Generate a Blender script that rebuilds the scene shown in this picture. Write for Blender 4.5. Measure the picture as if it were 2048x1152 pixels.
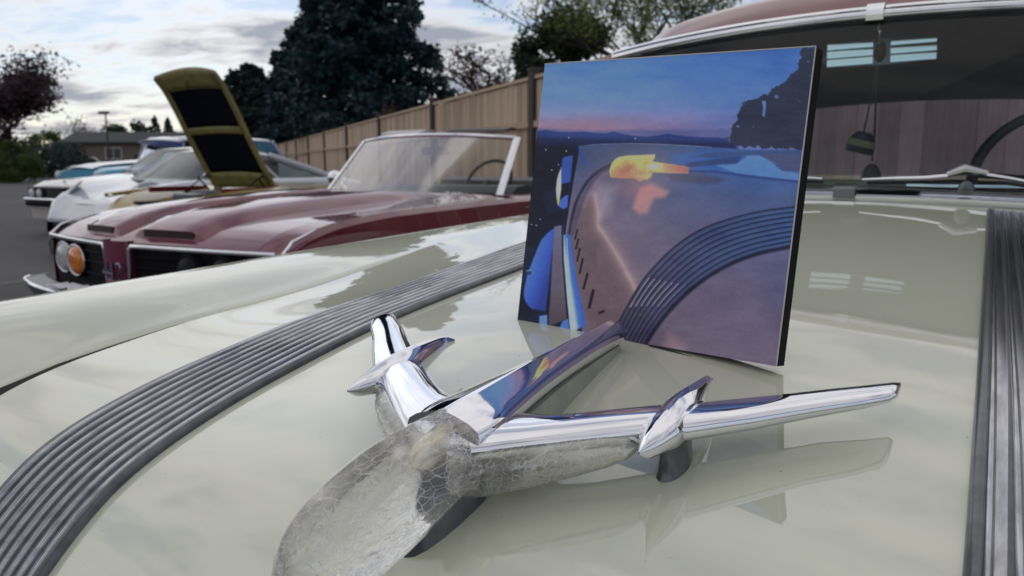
import bpy, bmesh, math, random
import numpy as np
from mathutils import Vector, Matrix, noise as mnoise

for _o in list(bpy.data.objects):
    bpy.data.objects.remove(_o)
scene = bpy.context.scene
COL = scene.collection
R = math.radians

# ------------------------------------------------------------------ camera
CAM_Z = 1.10
YAW, PITCH = R(32.4), math.atan(249 / 1540)
cam_data = bpy.data.cameras.new('camera')
cam = bpy.data.objects.new('camera', cam_data)
COL.objects.link(cam)
cam.location = (0, 0, CAM_Z)
cam.rotation_euler = (R(90) - PITCH, 0, YAW)
cam_data.sensor_fit = 'HORIZONTAL'
cam_data.sensor_width = 36
cam_data.lens = 1540 / 2048 * 36
cam_data.clip_start = 0.02
cam_data.clip_end = 2000
cam_data.dof.use_dof = True
cam_data.dof.focus_distance = 0.60
cam_data.dof.aperture_fstop = 11.0
scene.camera = cam

# ------------------------------------------------------------------ sky, sun, exposure
SUN_AZ = R(32.4 + 22)              # left of +Y, a little left of where the camera looks
SUN_EL = R(30)
SUN_DIR = Vector((-math.sin(SUN_AZ) * math.cos(SUN_EL), math.cos(SUN_AZ) * math.cos(SUN_EL), math.sin(SUN_EL)))

world = bpy.data.worlds.new('World')
scene.world = world
world.use_nodes = True
wt = world.node_tree
wt.nodes.clear()
def wn(kind, **kw):
    n = wt.nodes.new(kind)
    for k, v in kw.items():
        setattr(n, k, v)
    return n
def wl(a, b):
    wt.links.new(a, b)
w_out = wn('ShaderNodeOutputWorld')
w_sky = wn('ShaderNodeTexSky', sky_type='NISHITA', sun_disc=False, sun_elevation=SUN_EL,
           sun_rotation=-SUN_AZ, air_density=1.0, dust_density=0.6, ozone_density=3.0)
w_bg = wn('ShaderNodeBackground'); w_bg.inputs[1].default_value = 0.055
w_tint = wn('ShaderNodeMix', data_type='RGBA', blend_type='MULTIPLY'); w_tint.inputs[0].default_value = 1
w_tint.inputs[7].default_value = (0.84, 0.93, 1.06, 1)
wl(w_sky.outputs[0], w_tint.inputs[6]); wl(w_tint.outputs[2], w_bg.inputs[0])
w_tc = wn('ShaderNodeTexCoord')
w_sep = wn('ShaderNodeSeparateXYZ'); wl(w_tc.outputs['Generated'], w_sep.inputs[0])
def wmath(op, a, b=None, c=None):
    n = wn('ShaderNodeMath', operation=op)
    for i, x in enumerate((a, b, c)):
        if x is None: continue
        if isinstance(x, (int, float)): n.inputs[i].default_value = x
        else: wl(x, n.inputs[i])
    return n.outputs[0]
zc = wmath('ADD', wmath('MAXIMUM', w_sep.outputs[2], 0.0), 0.075)
px = wmath('DIVIDE', w_sep.outputs[0], zc)
py = wmath('DIVIDE', w_sep.outputs[1], zc)
w_comb = wn('ShaderNodeCombineXYZ'); wl(px, w_comb.inputs[0]); wl(py, w_comb.inputs[1])
# broad sheets of cloud and finer ripples in them
w_n1 = wn('ShaderNodeTexNoise'); w_n1.inputs['Scale'].default_value = 0.62
w_n1.inputs['Detail'].default_value = 7; w_n1.inputs['Roughness'].default_value = 0.52
w_n1.inputs['Distortion'].default_value = 0.35
w_map = wn('ShaderNodeMapping'); w_map.inputs['Location'].default_value = (3.1, 1.7, 0.4)
w_map.inputs['Rotation'].default_value = (0, 0, R(25)); w_map.inputs['Scale'].default_value = (1.0, 1.35, 1)
wl(w_comb.outputs[0], w_map.inputs[0]); wl(w_map.outputs[0], w_n1.inputs['Vector'])
w_n2 = wn('ShaderNodeTexNoise'); w_n2.inputs['Scale'].default_value = 2.6
w_n2.inputs['Detail'].default_value = 8; w_n2.inputs['Roughness'].default_value = 0.6
w_n2.inputs['Distortion'].default_value = 0.5
wl(w_map.outputs[0], w_n2.inputs['Vector'])
mixed = wmath('ADD', wmath('MULTIPLY', w_n1.outputs[0], 0.66), wmath('MULTIPLY', w_n2.outputs[0], 0.34))
w_ramp = wn('ShaderNodeValToRGB')
w_ramp.color_ramp.elements[0].position = 0.40; w_ramp.color_ramp.elements[1].position = 0.56
w_ramp.color_ramp.interpolation = 'EASE'
wl(mixed, w_ramp.inputs[0])
# cloud brightness: thin parts glow, thick parts are greyer, all brighter towards the sun
w_dot = wn('ShaderNodeVectorMath', operation='DOT_PRODUCT')
wl(w_tc.outputs['Generated'], w_dot.inputs[0]); w_dot.inputs[1].default_value = SUN_DIR
near = wmath('POWER', wmath('MAXIMUM', w_dot.outputs['Value'], 0.0), 18.0)
w_cr = wn('ShaderNodeValToRGB')
w_cr.color_ramp.elements[0].position = 0.455; w_cr.color_ramp.elements[0].color = (1.02, 0.965, 0.90, 1)
w_cr.color_ramp.elements[1].position = 0.60; w_cr.color_ramp.elements[1].color = (0.30, 0.31, 0.365, 1)
wl(mixed, w_cr.inputs[0])
w_bg2 = wn('ShaderNodeBackground')
wl(w_cr.outputs[0], w_bg2.inputs[0])
wl(wmath('ADD', wmath('MULTIPLY', near, 0.35), 0.86), w_bg2.inputs[1])
w_mix = wn('ShaderNodeMixShader')
wl(wmath('ADD', wmath('MULTIPLY', w_ramp.outputs[0], 0.80), 0.10), w_mix.inputs[0])
wl(w_bg.outputs[0], w_mix.inputs[1]); wl(w_bg2.outputs[0], w_mix.inputs[2])
wl(w_mix.outputs[0], w_out.inputs[0])

sun_data = bpy.data.lights.new('sun', 'SUN')
sun_data.energy = 0.5
sun_data.angle = R(150)
sun_data.color = (1.0, 0.93, 0.84)
sun = bpy.data.objects.new('sun', sun_data)
COL.objects.link(sun)
sun.rotation_euler = SUN_DIR.to_track_quat('Z', 'Y').to_euler()

vs = scene.view_settings
vs.view_transform = 'Standard'
vs.look = 'None'
vs.exposure = 0.38
vs.gamma = 1.0
vs.use_curve_mapping = False

# ------------------------------------------------------------------ materials
MATS = {}
def srgb(r, g, b):
    def f(c):
        c /= 255.0
        return c / 12.92 if c <= 0.04045 else ((c + 0.055) / 1.055) ** 2.4
    return (f(r), f(g), f(b), 1.0)
def new_mat(name):
    m = bpy.data.materials.new(name); m.use_nodes = True
    nt = m.node_tree; nt.nodes.clear()
    out = nt.nodes.new('ShaderNodeOutputMaterial')
    MATS[name] = m
    return m, nt, out
def node(nt, kind, **kw):
    n = nt.nodes.new(kind)
    for k, v in kw.items():
        if k.startswith('in_'):
            n.inputs[k[3:].replace('_', ' ')].default_value = v
        else:
            setattr(n, k, v)
    return n
def noise_node(nt, scale, detail=4, rough=0.55, coord='Object', mscale=None):
    tc = node(nt, 'ShaderNodeTexCoord')
    n = node(nt, 'ShaderNodeTexNoise'); n.inputs['Scale'].default_value = scale
    n.inputs['Detail'].default_value = detail; n.inputs['Roughness'].default_value = rough
    if mscale:
        mp = node(nt, 'ShaderNodeMapping'); mp.inputs['Scale'].default_value = mscale
        nt.links.new(tc.outputs[coord], mp.inputs[0]); nt.links.new(mp.outputs[0], n.inputs['Vector'])
    else:
        nt.links.new(tc.outputs[coord], n.inputs['Vector'])
    return n
def ramp(nt, src, stops):
    r = node(nt, 'ShaderNodeValToRGB')
    els = r.color_ramp.elements
    while len(els) < len(stops): els.new(0.5)
    for e, (p, c) in zip(els, stops):
        e.position = p; e.color = c if len(c) == 4 else (*c, 1)
    nt.links.new(src, r.inputs[0])
    return r
def mat(name, c0, c1=None, rough=0.5, metal=0.0, scale=12.0, coat=0.0, coat_rough=0.02, bump=0.0, bscale=None,
        rvar=0.0, detail=4, mscale=None, spec=None, coat_ior=1.5, lo=0.35, hi=0.65):
    """procedural principled material: two base colours mixed by noise, roughness variation, optional bump and coat"""
    m, nt, out = new_mat(name)
    p = node(nt, 'ShaderNodeBsdfPrincipled')
    nt.links.new(p.outputs[0], out.inputs[0])
    n = noise_node(nt, scale, detail, mscale=mscale)
    c0 = c0 if len(c0) == 4 else (*c0, 1)
    c1 = c1 or tuple(min(1, x * 0.86) for x in c0[:3])
    rm = ramp(nt, n.outputs[0], [(lo, c0), (hi, c1)])
    nt.links.new(rm.outputs[0], p.inputs['Base Color'])
    p.inputs['Metallic'].default_value = metal
    p.inputs['Roughness'].default_value = rough
    if spec is not None: p.inputs['Specular IOR Level'].default_value = spec
    if rvar:
        mr = node(nt, 'ShaderNodeMapRange')
        mr.inputs['To Min'].default_value = max(0, rough - rvar); mr.inputs['To Max'].default_value = rough + rvar
        nt.links.new(n.outputs[0], mr.inputs['Value']); nt.links.new(mr.outputs[0], p.inputs['Roughness'])
    if coat:
        p.inputs['Coat Weight'].default_value = coat; p.inputs['Coat Roughness'].default_value = coat_rough
        p.inputs['Coat IOR'].default_value = coat_ior
    if bump:
        n2 = noise_node(nt, bscale or scale * 4, 5, mscale=mscale)
        b = node(nt, 'ShaderNodeBump'); b.inputs['Strength'].default_value = bump; b.inputs['Distance'].default_value = 0.02
        nt.links.new(n2.outputs[0], b.inputs['Height']); nt.links.new(b.outputs[0], p.inputs['Normal'])
    return m

def leaf_mat(name, c0, c1, scale=1.5, trans=0.35):
    m, nt, out = new_mat(name)
    n = noise_node(nt, scale, 5, 0.7); rm = ramp(nt, n.outputs[0], [(0.36, (*c0, 1)), (0.64, (*c1, 1))])
    d = node(nt, 'ShaderNodeBsdfPrincipled'); d.inputs['Roughness'].default_value = 0.6; nt.links.new(rm.outputs[0], d.inputs['Base Color'])
    t = node(nt, 'ShaderNodeBsdfTranslucent'); nt.links.new(rm.outputs[0], t.inputs[0])
    x = node(nt, 'ShaderNodeMixShader'); x.inputs[0].default_value = trans
    nt.links.new(d.outputs[0], x.inputs[1]); nt.links.new(t.outputs[0], x.inputs[2]); nt.links.new(x.outputs[0], out.inputs[0])

# ------------------------------------------------------------------ mesh helpers
def sharp(me, ang):
    try: me.set_sharp_from_angle(angle=R(ang))
    except Exception: pass
def make(name, verts, faces, material, parent=None, smooth=True, angle=40, sub=0, loc=None, bevel=0, solid=0):
    me = bpy.data.meshes.new(name)
    me.from_pydata([tuple(v) for v in verts], [], [tuple(f) for f in faces])
    bm = bmesh.new(); bm.from_mesh(me)
    bmesh.ops.remove_doubles(bm, verts=bm.verts, dist=1e-6)
    if len(bm.faces) < 60000: bmesh.ops.recalc_face_normals(bm, faces=bm.faces)
    bm.to_mesh(me); bm.free()
    if smooth:
        me.polygons.foreach_set('use_smooth', [True] * len(me.polygons))
        sharp(me, angle)
    me.materials.append(MATS[material])
    o = bpy.data.objects.new(name, me); COL.objects.link(o)
    if parent is not None: o.parent = parent
    if loc is not None: o.location = loc
    if solid:
        md = o.modifiers.new('solid', 'SOLIDIFY'); md.thickness = solid; md.offset = 0
    if bevel:
        md = o.modifiers.new('bevel', 'BEVEL'); md.width = bevel; md.segments = 2; md.limit_method = 'ANGLE'; md.angle_limit = R(35)
    if sub:
        md = o.modifiers.new('sub', 'SUBSURF'); md.levels = sub; md.render_levels = sub
    return o
def empty(name, loc=(0, 0, 0), rz=0.0):
    o = bpy.data.objects.new(name, None); COL.objects.link(o)
    o.location = loc; o.rotation_euler = (0, 0, rz); o.empty_display_size = 0.2
    return o
def tag(o, label=None, cat=None, group=None, kind=None):
    if label: o['label'] = label
    if cat: o['category'] = cat
    if group: o['group'] = group
    if kind: o['kind'] = kind
    return o
class MB:
    """collects shapes into one mesh"""
    def __init__(s): s.v, s.f = [], []
    def add(s, v, f):
        n = len(s.v); s.v += [tuple(p) for p in v]; s.f += [tuple(i + n for i in q) for q in f]; return s
    def box(s, c, d, m=None):
        x, y, z = (k / 2 for k in d)
        v = [Vector(p) for p in ((-x,-y,-z),(x,-y,-z),(x,y,-z),(-x,y,-z),(-x,-y,z),(x,-y,z),(x,y,z),(-x,y,z))]
        if m is not None: v = [m @ p for p in v]
        v = [p + Vector(c) for p in v]
        return s.add(v, [(0,3,2,1),(4,5,6,7),(0,1,5,4),(1,2,6,5),(2,3,7,6),(3,0,4,7)])
    def loft(s, rings, closed=True, caps=True):
        n = len(rings[0]); v = [p for r in rings for p in r]; f = []
        for i in range(len(rings) - 1):
            for j in range(n if closed else n - 1):
                k = (j + 1) % n
                f.append((i * n + j, i * n + k, (i + 1) * n + k, (i + 1) * n + j))
        if caps and closed:
            f.append(tuple(range(n))[::-1]); f.append(tuple((len(rings) - 1) * n + j for j in range(n)))
        return s.add(v, f)
    def tube(s, path, r, n=8, up=(0, 0, 1), flat=1.0, caps=True):
        path = [Vector(p) for p in path]; rings = []
        for i, p in enumerate(path):
            t = (path[min(i + 1, len(path) - 1)] - path[max(i - 1, 0)]).normalized()
            u = Vector(up); side = t.cross(u)
            if side.length < 1e-4: side = t.cross(Vector((1, 0, 0)))
            side.normalize(); u = side.cross(t).normalized()
            rr = r(i / max(1, len(path) - 1)) if callable(r) else (r[i] if isinstance(r, (list, tuple)) else r)
            rings.append([p + side * rr * math.cos(2 * math.pi * k / n) + u * rr * flat * math.sin(2 * math.pi * k / n) for k in range(n)])
        return s.loft(rings, True, caps)
    def grid(s, fn, us, vs):
        v = [fn(a, b) for a in us for b in vs]; m = len(vs)
        f = [(i * m + j, i * m + j + 1, (i + 1) * m + j + 1, (i + 1) * m + j) for i in range(len(us) - 1) for j in range(m - 1)]
        return s.add(v, f)
    def disc(s, c, r, axis, n=20, depth=0.01, rx=None, up=(0, 0, 1)):
        a = Vector(axis).normalized(); side = a.cross(Vector(up))
        if side.length < 1e-4: side = a.cross(Vector((1, 0, 0)))
        side.normalize(); u = side.cross(a); c = Vector(c); rx = rx or r
        ring = [side * rx * math.cos(2 * math.pi * k / n) + u * r * math.sin(2 * math.pi * k / n) for k in range(n)]
        return s.loft([[c + p for p in ring], [c + a * depth + p for p in ring]])
    def dome(s, c, r, axis, n=20, depth=0.02, rx=None, up=(0, 0, 1), rings=5):
        a = Vector(axis).normalized(); side = a.cross(Vector(up))
        if side.length < 1e-4: side = a.cross(Vector((1, 0, 0)))
        side.normalize(); u = side.cross(a); c = Vector(c); rx = rx or r; rr = []
        for i in range(rings + 1):
            t = i / rings * math.pi / 2 * 0.98
            rr.append([c + a * depth * math.sin(t) + (side * rx * math.cos(2 * math.pi * k / n) + u * r * math.sin(2 * math.pi * k / n)) * math.cos(t) for k in range(n)])
        return s.loft(rr)
    def prism(s, pts, off):
        """polygon pts (3d) extruded by vector off"""
        o = Vector(off); a = [Vector(p) for p in pts]
        return s.loft([a, [p + o for p in a]])
    def build(s, name, material, parent=None, **kw):
        return make(name, s.v, s.f, material, parent, **kw)
def interp(xs, ys):
    """monotone-ish cubic interpolation through points"""
    xs = list(xs); ys = [np.array(y, float) if not np.isscalar(y) else float(y) for y in ys]
    n = len(xs); d = [(ys[i + 1] - ys[i]) / (xs[i + 1] - xs[i]) for i in range(n - 1)]
    m = [d[0]] + [(d[i - 1] + d[i]) / 2 for i in range(1, n - 1)] + [d[-1]]
    def clampm(i):
        if np.isscalar(m[i]) and 0 < i < n - 1:
            if d[i - 1] * d[i] <= 0: m[i] = 0.0
            else: m[i] = 2 * d[i - 1] * d[i] / (d[i - 1] + d[i])
    for i in range(n): clampm(i)
    def f(x):
        if x <= xs[0]: return ys[0] + m[0] * (x - xs[0])
        if x >= xs[-1]: return ys[-1] + m[-1] * (x - xs[-1])
        i = 0
        while x > xs[i + 1]: i += 1
        h = xs[i + 1] - xs[i]; t = (x - xs[i]) / h
        return (2*t**3 - 3*t**2 + 1) * ys[i] + (t**3 - 2*t**2 + t) * h * m[i] + (-2*t**3 + 3*t**2) * ys[i + 1] + (t**3 - t**2) * h * m[i + 1]
    return f
def lin(a, b, n): return [a + (b - a) * i / (n - 1) for i in range(n)]
# ------------------------------------------------------------------ material set
mat('roof_brown', (0.24, 0.075, 0.060), (0.21, 0.066, 0.054), rough=0.35, coat=0.8, coat_rough=0.05, scale=4)
mat('chrome', (0.88, 0.89, 0.93), (0.84, 0.85, 0.90), rough=0.045, metal=1.0, scale=30, rvar=0.03)
mat('trim_metal', (0.66, 0.67, 0.69), (0.58, 0.59, 0.61), rough=0.24, metal=1.0, scale=40, rvar=0.05)
mat('dull_metal', (0.20, 0.21, 0.22), (0.13, 0.14, 0.15), rough=0.35, metal=0.7, scale=40, rvar=0.1)
mat('pewter', (0.14, 0.15, 0.16), (0.10, 0.11, 0.12), rough=0.22, metal=0.5, scale=60, rvar=0.08)
mat('black_rubber', (0.012, 0.012, 0.014), (0.02, 0.02, 0.022), rough=0.7, scale=40)
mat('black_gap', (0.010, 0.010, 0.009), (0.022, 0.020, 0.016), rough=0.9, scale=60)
mat('black_vinyl', (0.015, 0.016, 0.02), (0.03, 0.03, 0.036), rough=0.5, scale=60, bump=0.1)
mat('headliner', (0.05, 0.105, 0.135), (0.06, 0.12, 0.15), rough=0.9, scale=20)
mat('dash_paint', (0.30, 0.33, 0.24), (0.27, 0.30, 0.22), rough=0.35, coat=0.5, scale=6)
mat('seat_cloth', (0.10, 0.075, 0.075), (0.14, 0.10, 0.10), rough=0.85, scale=50)
mat('tyre_rubber', (0.014, 0.014, 0.015), (0.025, 0.025, 0.026), rough=0.8, scale=50)
mat('maroon_paint', (0.150, 0.006, 0.036), (0.125, 0.005, 0.030), rough=0.4, coat=1.0, coat_rough=0.015, scale=4, coat_ior=1.75, spec=0.1)
mat('badge_metal', (0.30, 0.34, 0.45), (0.22, 0.25, 0.36), rough=0.25, metal=0.8, scale=60)
mat('matte_black', (0.006, 0.006, 0.008), (0.010, 0.010, 0.014), rough=0.6, scale=30, spec=0.08)
mat('lamp_white', (0.55, 0.57, 0.58), (0.38, 0.42, 0.46), rough=0.12, coat=1.0, scale=25)
mat('lamp_amber', (0.80, 0.26, 0.02), (0.55, 0.13, 0.01), rough=0.15, coat=1.0, scale=60, lo=0.45, hi=0.55)
mat('mustard_paint', (0.36, 0.26, 0.055), (0.30, 0.22, 0.05), rough=0.4, coat=0.8, scale=5)
mat('hood_underside', (0.26, 0.235, 0.075), (0.17, 0.155, 0.055), rough=0.55, scale=9)
mat('insulation', (0.004, 0.005, 0.012), (0.010, 0.012, 0.02), rough=0.95, scale=70, bump=0.2, spec=0.05)
mat('engine_red', (0.20, 0.012, 0.015), (0.13, 0.01, 0.012), rough=0.5, scale=15)
mat('silver_white', (0.50, 0.54, 0.60), (0.46, 0.50, 0.56), rough=0.35, coat=1.0, coat_rough=0.03, scale=5)
mat('ivory_paint', (0.55, 0.52, 0.48), (0.50, 0.47, 0.43), rough=0.35, coat=1.0, coat_rough=0.03, scale=5)
mat('turquoise_paint', (0.015, 0.30, 0.50), (0.012, 0.26, 0.45), rough=0.35, coat=1.0, coat_rough=0.03, scale=5)
mat('pale_blue_paint', (0.42, 0.48, 0.58), (0.38, 0.44, 0.54), rough=0.35, coat=1.0, coat_rough=0.03, scale=5)
mat('cobalt', (0.02, 0.025, 0.30), (0.015, 0.02, 0.25), rough=0.4, coat=0.5, scale=8)
mat('navy_paint', (0.012, 0.014, 0.03), (0.016, 0.018, 0.034), rough=0.35, coat=1.0, scale=5)
mat('post_wood', (0.075, 0.062, 0.058), (0.055, 0.046, 0.044), rough=0.85, scale=6, mscale=(6, 6, 0.6), bump=0.3, bscale=20)
mat('fence_wood', (0.56, 0.425, 0.31), (0.42, 0.31, 0.22), rough=0.85, scale=5, mscale=(9, 9, 0.5), bump=0.3, bscale=16)
mat('fence_wood_pale', (0.64, 0.49, 0.36), (0.50, 0.375, 0.27), rough=0.85, scale=5, mscale=(9, 9, 0.5), bump=0.3, bscale=16)
mat('fence_wood_dark', (0.46, 0.34, 0.245), (0.34, 0.25, 0.175), rough=0.85, scale=5, mscale=(9, 9, 0.5), bump=0.3, bscale=16)
mat('house_wall', (0.20, 0.165, 0.13), (0.17, 0.14, 0.11), rough=0.9, scale=3)
mat('house_roof', (0.045, 0.048, 0.055), (0.06, 0.062, 0.07), rough=0.9, scale=8)
mat('white_trim', (0.60, 0.60, 0.60), (0.52, 0.52, 0.52), rough=0.6, scale=10)
mat('bark', (0.045, 0.034, 0.028), (0.03, 0.023, 0.02), rough=0.9, scale=8, bump=0.3)
leaf_mat('conifer_leaf', (0.006, 0.024, 0.036), (0.022, 0.066, 0.080), 0.9, 0.25)
leaf_mat('conifer_leaf_dark', (0.008, 0.024, 0.026), (0.026, 0.056, 0.046), 1.0, 0.25)
leaf_mat('round_leaf', (0.014, 0.032, 0.016), (0.045, 0.085, 0.034), 1.0, 0.3)
leaf_mat('spring_leaf', (0.20, 0.25, 0.07), (0.12, 0.17, 0.045), 2, 0.5)
leaf_mat('plum_leaf', (0.030, 0.014, 0.024), (0.085, 0.042, 0.052), 1.0, 0.3)
leaf_mat('hedge_leaf', (0.028, 0.062, 0.014), (0.10, 0.15, 0.028), 0.8, 0.3)
leaf_mat('brown_leaf', (0.10, 0.05, 0.04), (0.05, 0.03, 0.026), 2, 0.3)
mat('twig', (0.06, 0.045, 0.042), (0.045, 0.034, 0.032), rough=0.9, scale=5)
mat('line_paint', (0.17, 0.165, 0.165), (0.11, 0.11, 0.112), rough=0.8, scale=3, bump=0.2)
mat('kerb_concrete', (0.25, 0.24, 0.22), (0.19, 0.18, 0.17), rough=0.9, scale=4)
mat('white_rag', (0.72, 0.72, 0.75), (0.62, 0.62, 0.66), rough=0.8, scale=20)
mat('charm_yellow', (0.24, 0.22, 0.12), (0.20, 0.18, 0.10), rough=0.7, scale=20)

# asphalt: fine stones, stains and patches of wear
m, nt, out = new_mat('asphalt')
p = node(nt, 'ShaderNodeBsdfPrincipled'); nt.links.new(p.outputs[0], out.inputs[0])
n1 = noise_node(nt, 0.35, 6, 0.6); n2 = noise_node(nt, 90, 3, 0.7)
r1 = ramp(nt, n1.outputs[0], [(0.3, (0.062, 0.060, 0.066)), (0.7, (0.115, 0.110, 0.116))])
r2 = ramp(nt, n2.outputs[0], [(0.3, (0.5, 0.5, 0.5)), (0.7, (1.3, 1.3, 1.3))])
mx = node(nt, 'ShaderNodeMix', data_type='RGBA', blend_type='MULTIPLY'); mx.inputs[0].default_value = 1
nt.links.new(r1.outputs[0], mx.inputs[6]); nt.links.new(r2.outputs[0], mx.inputs[7])
nt.links.new(mx.outputs[2], p.inputs['Base Color']); p.inputs['Roughness'].default_value = 0.85
b = node(nt, 'ShaderNodeBump'); b.inputs['Strength'].default_value = 0.5; b.inputs['Distance'].default_value = 0.01
nt.links.new(n2.outputs[0], b.inputs['Height']); nt.links.new(b.outputs[0], p.inputs['Normal'])

# window glass of cars: tinted see-through sheet with a fresnel reflection
def glass(name, tint, ior=1.45, rough=0.0, gain=1.0):
    m, nt, out = new_mat(name)
    tr = node(nt, 'ShaderNodeBsdfTransparent'); tr.inputs[0].default_value = (*tint, 1)
    gl = node(nt, 'ShaderNodeBsdfGlossy'); gl.inputs['Roughness'].default_value = rough
    fr = node(nt, 'ShaderNodeFresnel'); fr.inputs[0].default_value = ior
    mx = node(nt, 'ShaderNodeMixShader')
    gm = node(nt, 'ShaderNodeMath', operation='MULTIPLY'); gm.inputs[1].default_value = gain
    nt.links.new(fr.outputs[0], gm.inputs[0]); nt.links.new(gm.outputs[0], mx.inputs[0]); nt.links.new(tr.outputs[0], mx.inputs[1]); nt.links.new(gl.outputs[0], mx.inputs[2])
    nt.links.new(mx.outputs[0], out.inputs[0])
glass('teal_glass', (0.74, 0.87, 0.89), 1.40)
glass('clear_glass', (0.88, 0.90, 0.89), 1.3, gain=0.4)
glass('rear_glass', (0.50, 0.46, 0.66), 1.4)
glass('smoke_glass', (0.35, 0.42, 0.46), 1.6)

# crazed clear plastic of the ornament: glass-like body, fine milky cracks
m, nt, out = new_mat('crazed_plastic')
tc = node(nt, 'ShaderNodeTexCoord')
mp = node(nt, 'ShaderNodeMapping'); mp.inputs['Scale'].default_value = (1, 0.42, 1)
nt.links.new(tc.outputs['Object'], mp.inputs[0])
nz = node(nt, 'ShaderNodeTexNoise'); nz.inputs['Scale'].default_value = 60; nt.links.new(mp.outputs[0], nz.inputs['Vector'])
va = node(nt, 'ShaderNodeVectorMath', operation='SCALE'); va.inputs['Scale'].default_value = 0.012
nt.links.new(nz.outputs['Color'], va.inputs[0])
vb = node(nt, 'ShaderNodeVectorMath', operation='ADD'); nt.links.new(mp.outputs[0], vb.inputs[0]); nt.links.new(va.outputs[0], vb.inputs[1])
v1 = node(nt, 'ShaderNodeTexVoronoi', feature='DISTANCE_TO_EDGE'); v1.inputs['Scale'].default_value = 190
nt.links.new(vb.outputs[0], v1.inputs['Vector'])
v2 = node(nt, 'ShaderNodeTexVoronoi', feature='DISTANCE_TO_EDGE'); v2.inputs['Scale'].default_value = 420
nt.links.new(vb.outputs[0], v2.inputs['Vector'])
l1 = ramp(nt, v1.outputs[0], [(0.0, (1, 1, 1)), (0.030, (0, 0, 0))])
l2 = ramp(nt, v2.outputs[0], [(0.0, (0.55, 0.55, 0.55)), (0.05, (0, 0, 0))])
pn = noise_node(nt, 45, 3)
pr = ramp(nt, pn.outputs[0], [(0.42, (0, 0, 0)), (0.62, (1, 1, 1))])
m2 = node(nt, 'ShaderNodeMath', operation='MULTIPLY'); nt.links.new(l2.outputs[0], m2.inputs[0]); nt.links.new(pr.outputs[0], m2.inputs[1])
ad = node(nt, 'ShaderNodeMath', operation='MAXIMUM'); nt.links.new(l1.outputs[0], ad.inputs[0]); nt.links.new(m2.outputs[0], ad.inputs[1])
v3 = node(nt, 'ShaderNodeTexVoronoi', feature='F1'); v3.inputs['Scale'].default_value = 190
nt.links.new(vb.outputs[0], v3.inputs['Vector'])
hm = node(nt, 'ShaderNodeMath', operation='ADD'); nt.links.new(v3.outputs['Distance'], hm.inputs[0]); nt.links.new(ad.outputs[0], hm.inputs[1])
bp = node(nt, 'ShaderNodeBump'); bp.inputs['Strength'].default_value = 0.3; bp.inputs['Distance'].default_value = 0.0015
nt.links.new(hm.outputs[0], bp.inputs['Height'])
gs = node(nt, 'ShaderNodeBsdfPrincipled'); gs.inputs['Transmission Weight'].default_value = 1.0
gs.inputs['Base Color'].default_value = (0.995, 0.985, 0.955, 1); gs.inputs['Coat Weight'].default_value = 1.0; gs.inputs['Coat IOR'].default_value = 1.6; gs.inputs['Coat Roughness'].default_value = 0.03; gs.inputs['Roughness'].default_value = 0.02; gs.inputs['IOR'].default_value = 1.20
nt.links.new(bp.outputs[0], gs.inputs['Normal'])
df = node(nt, 'ShaderNodeBsdfPrincipled'); df.inputs['Roughness'].default_value = 0.12
dn = noise_node(nt, 70, 4); dr = ramp(nt, dn.outputs[0], [(0.35, (0.60, 0.58, 0.53)), (0.65, (0.88, 0.86, 0.81))])
nt.links.new(dr.outputs[0], df.inputs['Base Color']); nt.links.new(bp.outputs[0], df.inputs['Normal'])
cr = node(nt, 'ShaderNodeBsdfPrincipled'); cr.inputs['Base Color'].default_value = (0.90, 0.88, 0.83, 1); cr.inputs['Roughness'].default_value = 0.3
ma = node(nt, 'ShaderNodeMixShader'); ma.inputs[0].default_value = 0.08
nt.links.new(gs.outputs[0], ma.inputs[1]); nt.links.new(df.outputs[0], ma.inputs[2])
mc = node(nt, 'ShaderNodeMixShader'); sc = node(nt, 'ShaderNodeMath', operation='MULTIPLY'); sc.inputs[1].default_value = 0.6
nt.links.new(ad.outputs[0], sc.inputs[0]); nt.links.new(sc.outputs[0], mc.inputs[0])
gy = node(nt, 'ShaderNodeBsdfGlossy'); gy.inputs['Roughness'].default_value = 0.04; gy.inputs['Color'].default_value = (0.97, 0.96, 0.93, 1)
v4 = node(nt, 'ShaderNodeTexVoronoi', feature='F1'); v4.inputs['Scale'].default_value = 150; nt.links.new(vb.outputs[0], v4.inputs['Vector'])
b4 = node(nt, 'ShaderNodeBump'); b4.inputs['Strength'].default_value = 0.6; b4.inputs['Distance'].default_value = 0.002
nt.links.new(v4.outputs['Distance'], b4.inputs['Height']); nt.links.new(b4.outputs[0], gy.inputs['Normal'])
mg_ = node(nt, 'ShaderNodeMixShader'); gn = noise_node(nt, 40, 3); gr_ = ramp(nt, gn.outputs[0], [(0.46, (0.0, 0.0, 0.0)), (0.72, (0.34, 0.34, 0.34))])
nt.links.new(gr_.outputs[0], mg_.inputs[0]); nt.links.new(ma.outputs[0], mg_.inputs[1]); nt.links.new(gy.outputs[0], mg_.inputs[2])
nt.links.new(mg_.outputs[0], mc.inputs[1]); nt.links.new(cr.outputs[0], mc.inputs[2])
nt.links.new(mc.outputs[0], out.inputs[0])

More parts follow.
